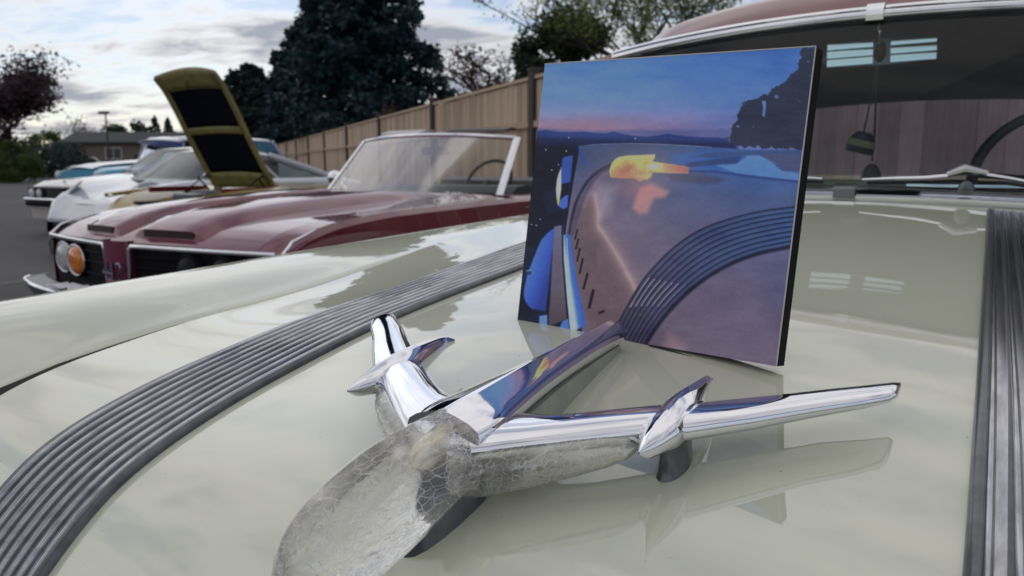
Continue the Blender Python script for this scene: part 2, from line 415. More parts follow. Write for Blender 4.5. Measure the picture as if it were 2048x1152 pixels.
# the printed picture: colours come from a point attribute, under a satin laminate
m, nt, out = new_mat('print_ink')
p = node(nt, 'ShaderNodeBsdfPrincipled'); nt.links.new(p.outputs[0], out.inputs[0])
at_ = node(nt, 'ShaderNodeAttribute', attribute_name='ink'); nt.links.new(at_.outputs['Color'], p.inputs['Base Color'])
p.inputs['Roughness'].default_value = 0.45; p.inputs['Specular IOR Level'].default_value = 0.25
mat('brass_core', (0.66, 0.62, 0.50), (0.55, 0.50, 0.38), rough=0.2, metal=1.0, scale=50)
mat('mirror_rib', (0.92, 0.97, 0.97), (0.88, 0.95, 0.96), rough=0.15, metal=1.0, scale=30)
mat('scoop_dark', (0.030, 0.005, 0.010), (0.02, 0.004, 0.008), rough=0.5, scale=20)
mat('navy_chrome', (0.020, 0.026, 0.045), (0.016, 0.02, 0.036), rough=0.3, scale=20)
mat('dash_grey', (0.05, 0.06, 0.06), (0.07, 0.08, 0.08), rough=0.6, scale=20)
mat('smoke_lens', (0.10, 0.12, 0.15), (0.20, 0.22, 0.26), rough=0.15, coat=1.0, scale=18)
glass('haze_glass', (0.55, 0.62, 0.62), 1.5)
glass('sky_glass', (0.55, 0.68, 0.74), 1.5)
mat('pane_dark', (0.03, 0.04, 0.05), (0.05, 0.06, 0.07), rough=0.1, scale=4)
mat('skirt_grey', (0.42, 0.43, 0.38), (0.34, 0.35, 0.31), rough=0.3, scale=40, metal=0.2)
mat('dark_lens', (0.01, 0.011, 0.014), (0.015, 0.016, 0.02), rough=0.4, scale=30, spec=0.1)

m, nt, out = new_mat('cream_paint')
p = node(nt, 'ShaderNodeBsdfPrincipled'); nt.links.new(p.outputs[0], out.inputs[0])
n1 = noise_node(nt, 3, 4); r1 = ramp(nt, n1.outputs[0], [(0.35, (0.635, 0.65, 0.51)), (0.65, (0.61, 0.63, 0.495))])
n2 = noise_node(nt, 260, 2, 0.5); r2 = ramp(nt, n2.outputs[0], [(0.755, (1, 1, 1)), (0.79, (0.30, 0.28, 0.25))])
mx = node(nt, 'ShaderNodeMix', data_type='RGBA', blend_type='MULTIPLY'); mx.inputs[0].default_value = 1
nt.links.new(r1.outputs[0], mx.inputs[6]); nt.links.new(r2.outputs[0], mx.inputs[7]); nt.links.new(mx.outputs[2], p.inputs['Base Color'])
p.inputs['Roughness'].default_value = 0.5; p.inputs['Specular IOR Level'].default_value = 0.2
p.inputs['Coat Weight'].default_value = 1.0; p.inputs['Coat IOR'].default_value = 2.25
n3 = noise_node(nt, 14, 6, 0.65); mr = node(nt, 'ShaderNodeMapRange'); mr.inputs['From Min'].default_value = 0.45; mr.inputs['From Max'].default_value = 0.75
mr.inputs['To Min'].default_value = 0.004; mr.inputs['To Max'].default_value = 0.035
nt.links.new(n3.outputs[0], mr.inputs['Value']); nt.links.new(mr.outputs[0], p.inputs['Coat Roughness'])
n4 = noise_node(nt, 9, 2, 0.5); bmp = node(nt, 'ShaderNodeBump'); bmp.inputs['Strength'].default_value = 0.05; bmp.inputs['Distance'].default_value = 0.004
nt.links.new(n4.outputs[0], bmp.inputs['Height']); nt.links.new(bmp.outputs[0], p.inputs['Coat Normal'])
mat('rib_metal', (0.52, 0.53, 0.56), (0.30, 0.31, 0.33), rough=0.17, metal=1.0, scale=22, rvar=0.10, mscale=(6, .6, 6), detail=8, lo=0.40, hi=0.72)
# ------------------------------------------------------------------ ground
g = MB(); g.grid(lambda a, b: (a, b, 0), [-600, -120, -60, -30, -15, -6, 0, 8, 20, 60, 400], [-300, -40, -10, 0, 10, 20, 35, 60, 120, 250, 900])
tag(g.build('asphalt_ground', 'asphalt', smooth=False), kind='structure')

# ------------------------------------------------------------------ the cream car under the camera
CX = -0.29                                    # its centre line
def W(dx, y, z): return (CX + dx, y, CAM_Z + z)
car = empty('classic_car', (CX, 2.3, 0))
tag(car, 'cream classic car with brown roof, ribbed chrome hood bands and jet ornament', 'car')
def P_(mb, name, material, parent=car, **kw):
    """build in world coordinates, parent to the car"""
    base = Vector(parent.location) if parent is car else Vector(car.location)
    o = make(name, [Vector(v) - base for v in mb.v], mb.f, material, parent, **kw)
    return o
prof = [(.170, -.52), (.176, -.46), (.190, -.40), (.222, -.345), (.27, -.2925), (.325, -.254), (.393, -.2285), (.50, -.2030), (.657, -.176), (.927, -.149), (1.3, -.117), (1.70, -.0885)]
cum = [0.0]
for a, b in zip(prof, prof[1:]): cum.append(cum[-1] + math.hypot(b[0] - a[0], b[1] - a[1]))
pY, pZ = interp(cum, [p[0] for p in prof]), interp(cum, [p[1] for p in prof])
S_END = cum[-1]
seamD = interp([.17, .30, .38, .55, .80, .95, 1.15, 1.4, 1.7], [.006, .006, .008, .018, .031, .027, .018, .017, .019])
def drop(d, y):
    d = abs(d)
    if d <= .28: return .012 * (d / .28) ** 2
    t = (d - .28) / .325; h = .325; m0, m1 = .0857 * h, .01 * h; D = seamD(y)
    m0 = min(m0, 3 * D)
    return .012 + (t**3 - 2*t**2 + t) * m0 + (-2*t**3 + 3*t**2) * D + (t**3 - t**2) * m1
def hood_pt(d, s, off=0.0):
    y, z = pY(s), pZ(s)
    bow = .05 * (abs(d) / .6) ** 2 * max(0, (.5 - y) / .33) ** 1.5      # the nose sweeps back at its sides
    z2 = z + .012 - drop(d, y)
    if off:
        e = .002; ty, tz = pY(min(s + e, S_END)) - pY(max(s - e, 0)), pZ(min(s + e, S_END)) - pZ(max(s - e, 0))
        L = math.hypot(ty, tz); y -= off * tz / L; z2 += off * ty / L
    return Vector(W(d, y + bow, z2))
def s_of_y(y):
    lo, hi = 0, S_END
    for _ in range(40):
        mid = (lo + hi) / 2
        if pY(mid) < y: lo = mid
        else: hi = mid
    return lo
def hood_z(d, y): return hood_pt(d, s_of_y(y)).z - CAM_Z
sv = [S_END * (i / 150) for i in range(151)]
dv = lin(-.598, .598, 97)
h = MB(); h.grid(lambda s, d: hood_pt(d, s), sv, dv)
# rolled-down lips along both sides and the rear
for sgn in (-1, 1):
    h.grid(lambda s, k: hood_pt(.598 * sgn, s) + Vector((sgn * .0018 * k, 0, -.010 * k * k)), sv, [0, 1, 2])
hood = P_(h, 'hood', 'cream_paint', angle=70)
# ribbed bands
NR, PITCH_R, D0 = 9, .0146, .283
prof_r = [(0.02, -.001), (0.02, .0050), (.08, .0068), (.20, .0074), (.31, .0064), (.38, .0046), (.70, .0042), (.95, .0030), (.99, -.001)]
s0b = 0.02
def d_in(s): return .274 + .023 * min(1.0, max(0.0, (1.70 - pY(s)) / 1.25)) - .283
svb = [s0b + (S_END - .012 - s0b) * i / 140 for i in range(141)]
for sgn in (-1, 1):
    bb = MB()
    bb.grid(lambda s, q: hood_pt(sgn * (D0 + d_in(s) - .003 + q[0] * (NR * PITCH_R + .006)), s, q[1]), svb, [(0, -.001), (0, .0035), (1, .0035), (1, -.001)])
    band = P_(bb, 'ribbed_band', 'pewter')
    for k in range(NR):
        rb = MB()
        rb.grid(lambda s, q: hood_pt(sgn * (D0 + d_in(s) + (k + q[0]) * PITCH_R), s, q[1]), svb, prof_r)
        make('rib', [Vector(v) - Vector(car.location) for v in rb.v], rb.f, 'rib_metal', band, angle=50)
    # heavy inner edge of the band
    eb = MB(); eb.grid(lambda s, q: hood_pt(sgn * (D0 + d_in(s) - .004 + q[0]), s, q[1]), svb, [(-.0045, -.001), (-.0040, .003), (-.001, .0068), (.003, .0072), (.0045, .006), (.005, .003)])
    make('band_edge', [Vector(v) - Vector(car.location) for v in eb.v], eb.f, 'pewter', band, angle=50)

# fenders
crestZ = interp([-.02, .1, .3, .47, .67, 1.1, 1.75, 1.95], [-.235, -.196, -.181, -.175, -.169, -.155, -.136, -.131])
def seamZ(y): return hood_z(.602, max(.20, y))
def fender_sec(y):
    zs, zc = seamZ(y), crestZ(y)
    lip = min(zs, zc - .004)
    k = (zc - lip)
    x0 = .603 + float(np.interp(y, [.25, .45, .65, .9, 1.2], [.017, .015, .008, .004, .003]))
    return [(x0, lip - .03), (x0 + .001, lip - .006), (x0 + .004, lip - .001), (.640, lip + .10 * k), (.660, lip + .34 * k), (.69, lip + .66 * k), (.72, lip + .87 * k), (.75, lip + .97 * k), (.78, zc),
            (.81, zc - .002), (.84, zc - .009), (.87, zc - .024), (.90, zc - .050), (.922, zc - .09), (.938, zc - .15), (.948, zc - .25), (.95, zc - .35), (.945, zc - .52), (.93, -.80)]
ys_f = [-.02, .03, .08, .14, .2, .26, .32, .38, .45, .52, .6, .7, .8, .9, 1.0, 1.1, 1.25, 1.4, 1.55, 1.7, 1.85, 1.94]
for sgn in (-1, 1):
    fm = MB(); secs = {y: fender_sec(y) for y in ys_f}
    fm.grid(lambda y, i: W(sgn * secs[y][i][0], y, secs[y][i][1]), ys_f, list(range(19)))
    fd = P_(fm, 'fender', 'cream_paint', angle=70, sub=1)
    gp = MB(); gp.grid(lambda y, q: W(sgn * q, y, min(seamZ(y), crestZ(y) - .004) - .0045), ys_f, [.597, .608, .626])  # black strip just below the lip, standing in for the seam's shade and dirt
    make('seam_shade_dirt', [Vector(v) - Vector(car.location) for v in gp.v], gp.f, 'black_gap', fd)
    hl = MB(); hl.disc(W(sgn * .77, -.02, -.38), .125, (0, -1, 0), depth=.05); P_(hl, 'headlight_ring', 'chrome', fd)
    hl = MB(); hl.dome(W(sgn * .77, -.07, -.38), .095, (0, -1, 0), depth=.03); P_(hl, 'headlight', 'lamp_white', fd)
    ff = MB(); ff.loft([[Vector(W(sgn * x, -.018 - q, z)) for x, z in secs[-.02]] for q in (0, .004)], closed=True); P_(ff, 'fender_front', 'cream_paint', fd)
# front end: grille void, bumper bar, splash pan
fe = MB(); fe.grid(lambda a, b: W(a, .19 + .05 * (abs(a) / .6) ** 2, b), lin(-.62, .62, 9), [-.80, -.5]); P_(fe, 'grille_panel', 'matte_black', angle=60)
bm_ = MB(); bm_.tube([W(a, -.06 + .12 * (abs(a) / .95) ** 3, -.52) for a in lin(-.97, .97, 25)], .075, 12, flat=1.1); P_(bm_, 'front_bumper', 'chrome')
bm_ = MB(); bm_.tube([W(a, .07 + .05 * (abs(a) / .55) ** 2, -.42) for a in lin(-.6, .6, 17)], .03, 10); P_(bm_, 'grille_bar', 'chrome')
# cowl between the hood and the windshield
cw = MB()
def wsY(d): return 1.80 + .03 * (d / .45) ** 2 + (.30 * max(0, (abs(d) - .45) / .30) ** 2)
def wsZ(d): return -.0735 - .022 * (d / .6) ** 2
cw.grid(lambda d, t: W(d, 1.712 + (wsY(d) - 1.712 + .03) * t, (hood_z(min(max(d, -.6), .6), 1.70) - .004) * (1 - t) + (wsZ(d) - .006) * t), lin(-.76, .76, 39), lin(0, 1, 6))
P_(cw, 'cowl', 'cream_paint', angle=70)
cg = MB(); cg.grid(lambda d, t: W(d, 1.685 + .04 * t, hood_z(d, 1.70) - .014), lin(-.6, .6, 9), [0, 1]); P_(cg, 'hood_gap', 'black_gap')

# windshield: wrapped glass, chrome surround, centre clips
def wtY(d): return 2.05 + .09 * (abs(d) / .72) ** 2.2
def wtZ(d): return .338 - .032 * (abs(d) / .72) ** 2
def wtD(d): return d * .935
def glass_pt(d, t):
    b, tp = Vector(W(d, wsY(d) + .02, wsZ(d) + .018)), Vector(W(wtD(d), wtY(d), wtZ(d)))
    p = b.lerp(tp, t); p.y -= .02 * math.sin(math.pi * t); return p
ws = MB(); ws.grid(glass_pt, lin(-.77, .77, 45), lin(0, 1, 9)); P_(ws, 'windshield', 'teal_glass', angle=80)
def molding(fn, prof2, name, material, ds, parent=car):
    mb = MB(); mb.grid(lambda d, q: Vector(fn(d)) + Vector((0, q[0], q[1])), ds, prof2); return P_(mb, name, material, parent, angle=60)
lower = molding(lambda d: W(d, wsY(d), wsZ(d)), [(-.004, -.008), (-.013, .000), (-.013, .007), (-.005, .0105), (-.0115, .013), (-.0115, .019), (.004, .0255), (.018, .0275), (.026, .024)], 'lower_molding', 'chrome', lin(-.76, .76, 77))
upper = molding(lambda d: W(wtD(d), wtY(d), wtZ(d)), [(.012, -.006), (-.010, -.004), (-.016, .004), (-.014, .013), (-.004, .017), (-.006, .021), (.004, .028), (.02, .030)], 'upper_molding', 'chrome', lin(-.77, .77, 77))
rb_ = molding(lambda d: W(wtD(d), wtY(d), wtZ(d)), [(.012, -.010), (-.006, -.010), (-.006, -.004)], 'rubber_seal', 'black_rubber', lin(-.77, .77, 39))
c1 = MB(); c1.grid(lambda d, q: Vector(W(d, wsY(0), wsZ(0))) + Vector((0, q[0], q[1])), [-.022, -.020, .020, .022], [(-.004, -.008), (-.0165, .000), (-.0165, .020), (.002, .029), (.022, .031)]); P_(c1, 'molding_clip', 'chrome', lower, angle=30)
c1 = MB(); c1.grid(lambda d, q: Vector(W(d, wtY(0), wtZ(0))) + Vector((0, q[0], q[1])), [-.019, -.017, .017, .019], [(.008, -.009), (-.014, -.007), (-.020, .004), (-.018, .016), (-.002, .032), (.02, .034)]); P_(c1, 'molding_clip', 'chrome', upper, angle=30)
# side posts of the windshield
for sgn in (-1, 1):
    ap = MB(); ap.tube([glass_pt(.77 * sgn, t) + Vector((sgn * .01, .01, 0)) for t in lin(0, 1, 7)], .022, 8); P_(ap, 'windshield_post', 'chrome')
# roof
def roof_pt(a, t):
    """a: -1..1 across, t: 0..1 from the header to the rear window"""
    d = a * .72
    hw = .72 - .03 * abs(t - .35)
    y0, z0 = wtY(d) + .012, wtZ(d) + .026
    y1, z1 = 3.72 - .16 * abs(a) ** 2, .285 - .05 * abs(a) ** 2
    y = y0 + (y1 - y0) * t
    z = z0 + (z1 - z0) * t + (.055 * min(1, t / .10) ** .5 + .085 * math.sin(math.pi * min(1, t) ** .7)) * (1 - .35 * a * a) * (1 if t < .8 else (1 - t) / .2)
    edge = max(0, (abs(a) - .80) / .20)
    return Vector(W(a * hw * .945, y, z - .055 * edge ** 2))
rf = MB(); rf.grid(roof_pt, lin(-1, 1, 41), lin(0, 1, 25)); roof = P_(rf, 'roof', 'roof_brown', angle=80)
hlm = MB(); hlm.grid(lambda a, t: roof_pt(a * .97, .004 + t * .99) - Vector((0, 0, .028)), lin(-1, 1, 17), lin(0, 1, 9)); P_(hlm, 'headliner', 'headliner', roof)
for sgn in (-1, 1):
    dr = MB(); dr.tube([roof_pt(sgn, t) + Vector((sgn * .004, 0, -.004)) for t in lin(0, 1, 21)], .013, 8); P_(dr, 'drip_rail', 'chrome', roof)
# body side, doors, rear deck: lofted shell
def side_sec(y, zt, w):
    return [(w - .10, zt), (w - .04, zt - .012), (w, zt - .06), (w + .02, zt - .18), (w + .02, -.55), (w - .01, -.80)]
for sgn in (-1, 1):
    sm = MB(); st = [(1.96, -.135, .93), (2.4, -.115, .93), (3.0, -.10, .93), (3.5, -.095, .92), (4.0, -.11, .90), (4.4, -.15, .87), (4.68, -.22, .80)]
    sm.loft([[Vector(W(sgn * x, y, z)) for x, z in side_sec(y, zt, w)] for y, zt, w in st], closed=False); P_(sm, 'body_side', 'cream_paint', sub=1, angle=70)
    for yb in (2.98, 3.9):
        pl = MB(); pl.tube([W(sgn * .80, yb, -.10), W(sgn * .66, yb + (.05 if yb < 3.5 else -.18), .27)], .028 if yb < 3.5 else .06, 8); P_(pl, 'roof_pillar', 'roof_brown')
    sg = MB(); sg.grid(lambda y, t: Vector(W(sgn * (.82 - .155 * t), y, -.10)).lerp(Vector(W(sgn * .672, 2.2 + (y - 2.15) * .9, .275)), t), lin(2.15, 3.85, 9), [0, .5, 1]); P_(sg, 'side_window', 'teal_glass')
dk = MB(); dk.grid(lambda y, a: W(a * .80, y, -.075 - .02 * a * a - .25 * max(0, (y - 4.0) / .7) ** 2), lin(3.86, 4.72, 7), lin(-1, 1, 9)); P_(dk, 'rear_deck', 'cream_paint', angle=70)
rw = MB(); rw.grid(lambda a, t: Vector(W(a * .70, 3.98 - .16 * a * a, -.055)).lerp(roof_pt(a * .94, 1) , t), lin(-1, 1, 17), lin(0, 1, 5)); P_(rw, 'rear_window', 'rear_glass', angle=80)
rp = MB(); rp.grid(lambda a, b: W(a, 4.70 + .03 * (1 - a * a), b), lin(-.82, .82, 7), [-.80, -.30]); P_(rp, 'tail_panel', 'cream_paint')
bm_ = MB(); bm_.tube([W(a, 4.80 - .1 * (abs(a) / .9) ** 3, -.58) for a in lin(-.93, .93, 15)], .06, 10); P_(bm_, 'rear_bumper', 'chrome')
fl = MB(); fl.box(W(0, 2.9, -.86), (1.7, 3.4, .06)); P_(fl, 'floor_pan', 'matte_black', smooth=False)
# cabin
ds = MB(); ds.tube([W(a, 2.06 + .04 * (a / .7) ** 2, -.085) for a in lin(-.76, .76, 15)], .075, 12, flat=.62); P_(ds, 'dashboard', 'dash_paint')
for a0, a1 in ((-.70, -.17), (.10, .68)):
    dc = MB(); dc.tube([W(a, 1.985 + .04 * (a / .7) ** 2, -.052) for a in lin(a0, a1, 9)], .0085, 8); P_(dc, 'dash_trim', 'chrome')
for yb, zt in ((2.85, -.06), (3.72, -.07)):
    sb = MB(); sb.loft([[Vector(W(a, yb + q[0], q[1])) for q in ((-.10, -.45), (-.10, zt - .05), (-.06, zt), (.05, zt), (.09, zt - .05), (.09, -.45))] for a in lin(-.68, .68, 9)]); P_(sb, 'seat_back', 'seat_cloth', sub=1)
    sb = MB(); sb.box(W(0, yb - .32, -.52), (1.36, .5, .16)); P_(sb, 'seat_cushion', 'seat_cloth', bevel=.03)
shelf = MB(); shelf.box(W(0, 3.88, -.095), (1.40, .22, .03)); P_(shelf, 'parcel_shelf', 'dash_paint', smooth=False)
# steering wheel
wc, tilt = Vector(W(.43, 2.36, -.045)), R(60)
def ringpt(r, a): return wc + Vector((r * math.cos(a), r * math.sin(a) * math.cos(tilt), r * math.sin(a) * math.sin(tilt)))
sw = MB(); pts = [ringpt(.215, 2 * math.pi * k / 40) for k in range(40)]; rings = []
for k, p_ in enumerate(pts):
    tdir = (pts[(k + 1) % 40] - pts[k - 1]).normalized(); n_ = (p_ - wc).normalized(); b_ = tdir.cross(n_)
    rings.append([p_ + n_ * .014 * math.cos(q) + b_ * .014 * math.sin(q) for q in lin(0, 2 * math.pi, 9)[:8]])
sw.loft(rings + [rings[0]], True, False); swo = P_(sw, 'steering_wheel', 'black_vinyl')
sp = MB()
for a in (R(5), R(175)): sp.tube([wc, ringpt(.21, a)], .009, 6)
P_(sp, 'spoke', 'chrome', swo)
hb = MB(); hb.dome(wc, .04, (0, -.6, .8), depth=.03); hb.tube([wc, Vector(W(.43, 2.06, -.12))], .022, 8); P_(hb, 'steering_column', 'dash_paint', swo)
# rear-view mirror: ribbed chrome back on a rod from the header
mc_ = Vector(W(.005, 2.13, .2675))
mr = Matrix.Rotation(R(10), 4, 'Z') @ Matrix.Rotation(R(-2.0), 4, 'Y') @ Matrix.Rotation(R(-8), 4, 'X')
rod = MB(); rod.tube([W(.0, 2.10, .335), W(.0, 2.105, .29), mc_ + Vector((0, -.012, .012))], .006, 8); mo = P_(rod, 'mirror_rod', 'chrome')
hs = MB(); n_ = 24; ring = []
for k in range(n_):
    a = 2 * math.pi * k / n_; cx_, cz_ = math.cos(a), math.sin(a)
    ring.append(Vector((math.copysign(abs(cx_) ** .42, cx_) * .130, 0, math.copysign(abs(cz_) ** .5, cz_) * .034)))
hs.loft([[mc_ + mr @ (q * s + Vector((0, y, 0))) for q in ring] for s, y in ((1, .014), (1, .0), (.94, -.010))])
P_(hs, 'mirror_housing', 'dull_metal', mo, angle=40)
for k, zz in enumerate((-.0205, .0, .0205)):
    for x0, x1 in ((-.120, -.017), (.022, .120)):
        rr_ = MB(); rr_.loft([[mc_ + mr @ Vector((x, -.012 + a_, zz + b_)) for a_, b_ in ((.004, -.0095), (-.003, -.0085), (-.0045, .0), (-.003, .0085), (.004, .0095))] for x in lin(x0, x1, 6)]); P_(rr_, 'mirror_rib', 'mirror_rib', mo)
kn = MB(); kn.dome(mc_ + mr @ Vector((0, -.008, .0)), .026, (0, -1, 0), depth=.02, rx=.014); P_(kn, 'mirror_bracket', 'black_vinyl', mo)
# wipers
def wiper(pts, blade):
    a = MB(); a.tube(pts, lambda t: .0035 + .0035 * math.sin(math.pi * t), 8, flat=.6); wo = P_(a, 'wiper_arm', 'chrome')
    b = MB(); b.tube(blade, .0035, 6); P_(b, 'wiper_blade', 'black_rubber', wo)
    return wo
def on_glass(d, t, off=.010):
    p_ = glass_pt(d, t); return p_ + Vector((0, -off, off * .6))
w1 = wiper([on_glass(d, t, .014) for d, t in ((.03, .035), (.09, .045), (.15, .052), (.19, .065), (.22, .082), (.25, .080), (.30, .062), (.35, .04))], [on_glass(d, t, .005) for d, t in ((.04, .028), (.12, .036), (.20, .05), (.28, .05), (.36, .03))])
pv = MB(); pv.dome(Vector(W(.225, wsY(.225) - .006, wsZ(.225) + .022)), .016, (0, -.5, .85), depth=.022); P_(pv, 'wiper_pivot', 'pewter', w1)
bk = MB(); bk.tube([on_glass(.19, .062, .02), on_glass(.22, .085, .026), on_glass(.26, .075, .02)], [.006, .010, .005], 8); P_(bk, 'wiper_bridge', 'trim_metal', w1)
w2 = wiper([on_glass(-d, t, .014) for d, t in ((.05, .038), (.12, .048), (.20, .055), (.28, .05), (.36, .035))], [on_glass(-d, t, .005) for d, t in ((.05, .03), (.15, .038), (.28, .04), (.36, .03))])
# wheels
def wheel(parent, base, x, y, r, w, rimmat='chrome', sgn=1):
    t = MB(); prof_w = [(-w / 2, r * .66), (-w / 2, r * .93), (-w * .36, r), (w * .36, r), (w / 2, r * .93), (w / 2, r * .66)]
    t.loft([[Vector((x + px_, y + pr_ * math.cos(2 * math.pi * k / 28), r + pr_ * math.sin(2 * math.pi * k / 28))) - base for px_, pr_ in prof_w] for k in range(29)], closed=False)
    o = make('tyre', t.v, t.f, 'tyre_rubber', parent, angle=50)
    d = MB(); d.dome(Vector((x + sgn * w * .30, y, r)) - base, r * .66, (sgn, 0, 0), 24, depth=.04)
    make('wheel_rim', d.v, d.f, rimmat, o, angle=50)
for sgn in (-1, 1):
    for yw in (.62, 3.72): wheel(car, Vector(car.location), CX + sgn * .80, yw, .35, .19, sgn=sgn)

# charm hanging from the mirror
ch = empty('hanging_charm', W(0.0, 2.12, .10))
tag(ch, 'black and yellow striped charm hanging on a cord from the mirror', 'charm')
def C_(mb, name, material, **kw): return make(name, [Vector(v) - Vector(ch.location) for v in mb.v], mb.f, material, ch, **kw)
c = MB(); c.tube([W(.000, 2.118, .245), W(-.004, 2.12, .18), W(-.018, 2.12, .075)], .0022, 6); c.tube([W(.002, 2.118, .245), W(.004, 2.12, .17), W(.008, 2.12, .04), W(.006, 2.12, .005)], .0028, 6); C_(c, 'cord', 'black_vinyl')
bc = Vector(W(-.022, 2.12, .048))
for nm, z0, z1, mt_ in (('charm_top', .010, .030, 'black_vinyl'), ('charm_band', -.006, .010, 'charm_yellow'), ('charm_base', -.022, -.006, 'black_vinyl')):
    c = MB(); rr_ = []
    for z in lin(z0, z1, 5):
        rad = .034 * math.sqrt(max(.02, 1 - ((z + .010) / .044) ** 2))
        rr_.append([bc + Matrix.Rotation(R(14), 3, 'Y') @ Vector((rad * math.cos(2 * math.pi * k / 16), rad * .8 * math.sin(2 * math.pi * k / 16), z)) for k in range(16)])
    c.loft(rr_); C_(c, nm, mt_)
c = MB(); c.dome(Vector(W(.006, 2.12, -.04)), .024, (0, 0, 1), depth=.04); C_(c, 'tassel', 'black_vinyl')

# ------------------------------------------------------------------ hood ornament (part of the car)
def teardrop(zt, zb, w, n=20, ridge=.6):
    """cross-section: sharper on top, full below"""
    pts = []
    for k in range(n):
        a = 2 * math.pi * k / n - math.pi / 2
        cx_, sz_ = math.cos(a), math.sin(a)
        zz = (zb + zt) / 2 + (zt - zb) / 2 * sz_
        ww = w * math.copysign(abs(cx_) ** (1.0 if sz_ < .2 else 1 + ridge * (sz_ - .2)), cx_)
        pts.append((ww, zz))
    return pts
BASE = Vector(car.location)
def O_(mb, name, material, parent, **kw): return make(name, [Vector(v) - BASE for v in mb.v], mb.f, material, parent, **kw)
def body_loft(stations, n=20, ridge=.6, steps=4):
    ys = [s[0] for s in stations]
    fz, fb, fw = (interp(ys, [s[i] for s in stations]) for i in (1, 2, 3))
    yy = []
    for a, b in zip(ys, ys[1:]): yy += [a + (b - a) * i / steps for i in range(steps)]
    yy.append(ys[-1]); mb = MB()
    mb.loft([[Vector(W(x, y, z)) for x, z in teardrop(fz(y), fb(y), max(.0004, fw(y)), n, ridge)] for y in yy])
    return mb
spine = body_loft([(.374, -.1545, -.184, .0290), (.395, -.1525, -.183, .0305), (.43, -.1505, -.180, .0255), (.48, -.1475, -.1745, .0195), (.54, -.1440, -.1695, .0155), (.60, -.1400, -.166, .0135), (.624, -.1385, -.1645, .0130), (.632, -.140, -.164, .0115)], ridge=1.4)
orn = O_(spine, 'hood_ornament', 'chrome', car, angle=60)
orn['label'] = 'chrome jet hood ornament with crazed clear plastic nose'
def wedge_ring(y, zt, zb, w):
    prof_n = [(0, 1.0), (.14, .965), (.46, .79), (.80, .56), (1.0, .33), (.97, .16), (.80, .03), (.40, -.02), (0, -.03)]
    right = [(x * w, zb + (zt - zb) * q) for x, q in prof_n]
    return [Vector(W(x, y, z)) for x, z in right + [(-x, z) for x, z in right[-2:0:-1]]]
nst = [(.2405, -.190, -.212, .0045), (.2440, -.1845, -.2200, .0115), (.251, -.178, -.2255, .0170), (.263, -.171, -.2275, .0215), (.282, -.1645, -.2255, .0258), (.310, -.1580, -.2190, .0292), (.345, -.1550, -.2090, .0305), (.376, -.1540, -.2000, .0300)]
ny_ = [q[0] for q in nst]; nf = [interp(ny_, [q[i] for q in nst]) for i in (1, 2, 3)]
nose = MB(); nyy = []
for a_, b_ in zip(ny_, ny_[1:]): nyy += [a_ + (b_ - a_) * i / 4 for i in range(4)]
nose.loft([wedge_ring(y, nf[0](y), nf[1](y), nf[2](y)) for y in nyy + [ny_[-1]]])
O_(nose, 'clear_nose', 'crazed_plastic', orn, angle=28)
core = body_loft([(.338, -.176, -.184, .002), (.350, -.170, -.190, .008), (.374, -.166, -.192, .011)], ridge=0)
O_(core, 'lamp_holder', 'brass_core', orn)
# pedestal under the nose
def pad_ring(cx0, cy, rx, ry, zf, n=24):
    return [Vector(W(cx0 + rx * math.cos(2 * math.pi * k / n), cy + ry * math.sin(2 * math.pi * k / n), zf(cx0 + rx * math.cos(2 * math.pi * k / n), cy + ry * math.sin(2 * math.pi * k / n)))) for k in range(n)]
pd = MB(); pd.loft([pad_ring(0, .400, .0215, .066, lambda d, y: hood_z(d, y) - .002), pad_ring(0, .400, .0205, .064, lambda d, y: hood_z(d, y) + .010), pad_ring(0, .402, .0165, .058, lambda d, y: -.196 + .10 * (y - .40))])
O_(pd, 'pedestal', 'pewter', orn, angle=50)
sk = MB(); rows_ = []
for y, w_ in ((.392, .020), (.41, .0225), (.45, .0195), (.50, .0150), (.56, .0115), (.605, .0095), (.626, .0085), (.631, .004)):
    zt_ = float(np.interp(y, [.39, .43, .48, .54, .60, .632], [-.181, -.178, -.1725, -.1675, -.164, -.162]))
    rows_.append([Vector(W(q * w_ * k_, y, z_)) for q, k_, z_ in ((-1, 1.0, zt_), (-1, 1.12, hood_z(0, y) - .002), (1, 1.12, hood_z(0, y) - .002), (1, 1.0, zt_))])
sk.loft(rows_); O_(sk, 'spine_skirt', 'skirt_grey', orn, angle=40)
def wing_ring(c, chord, thick, n=18, power=1.0):
    out_ = []
    for k in range(n):
        a = 2 * math.pi * k / n
        out_.append(Vector(c) + Vector((0, chord * math.cos(a), thick * math.copysign(abs(math.sin(a)) ** power, math.sin(a)))))
    return out_
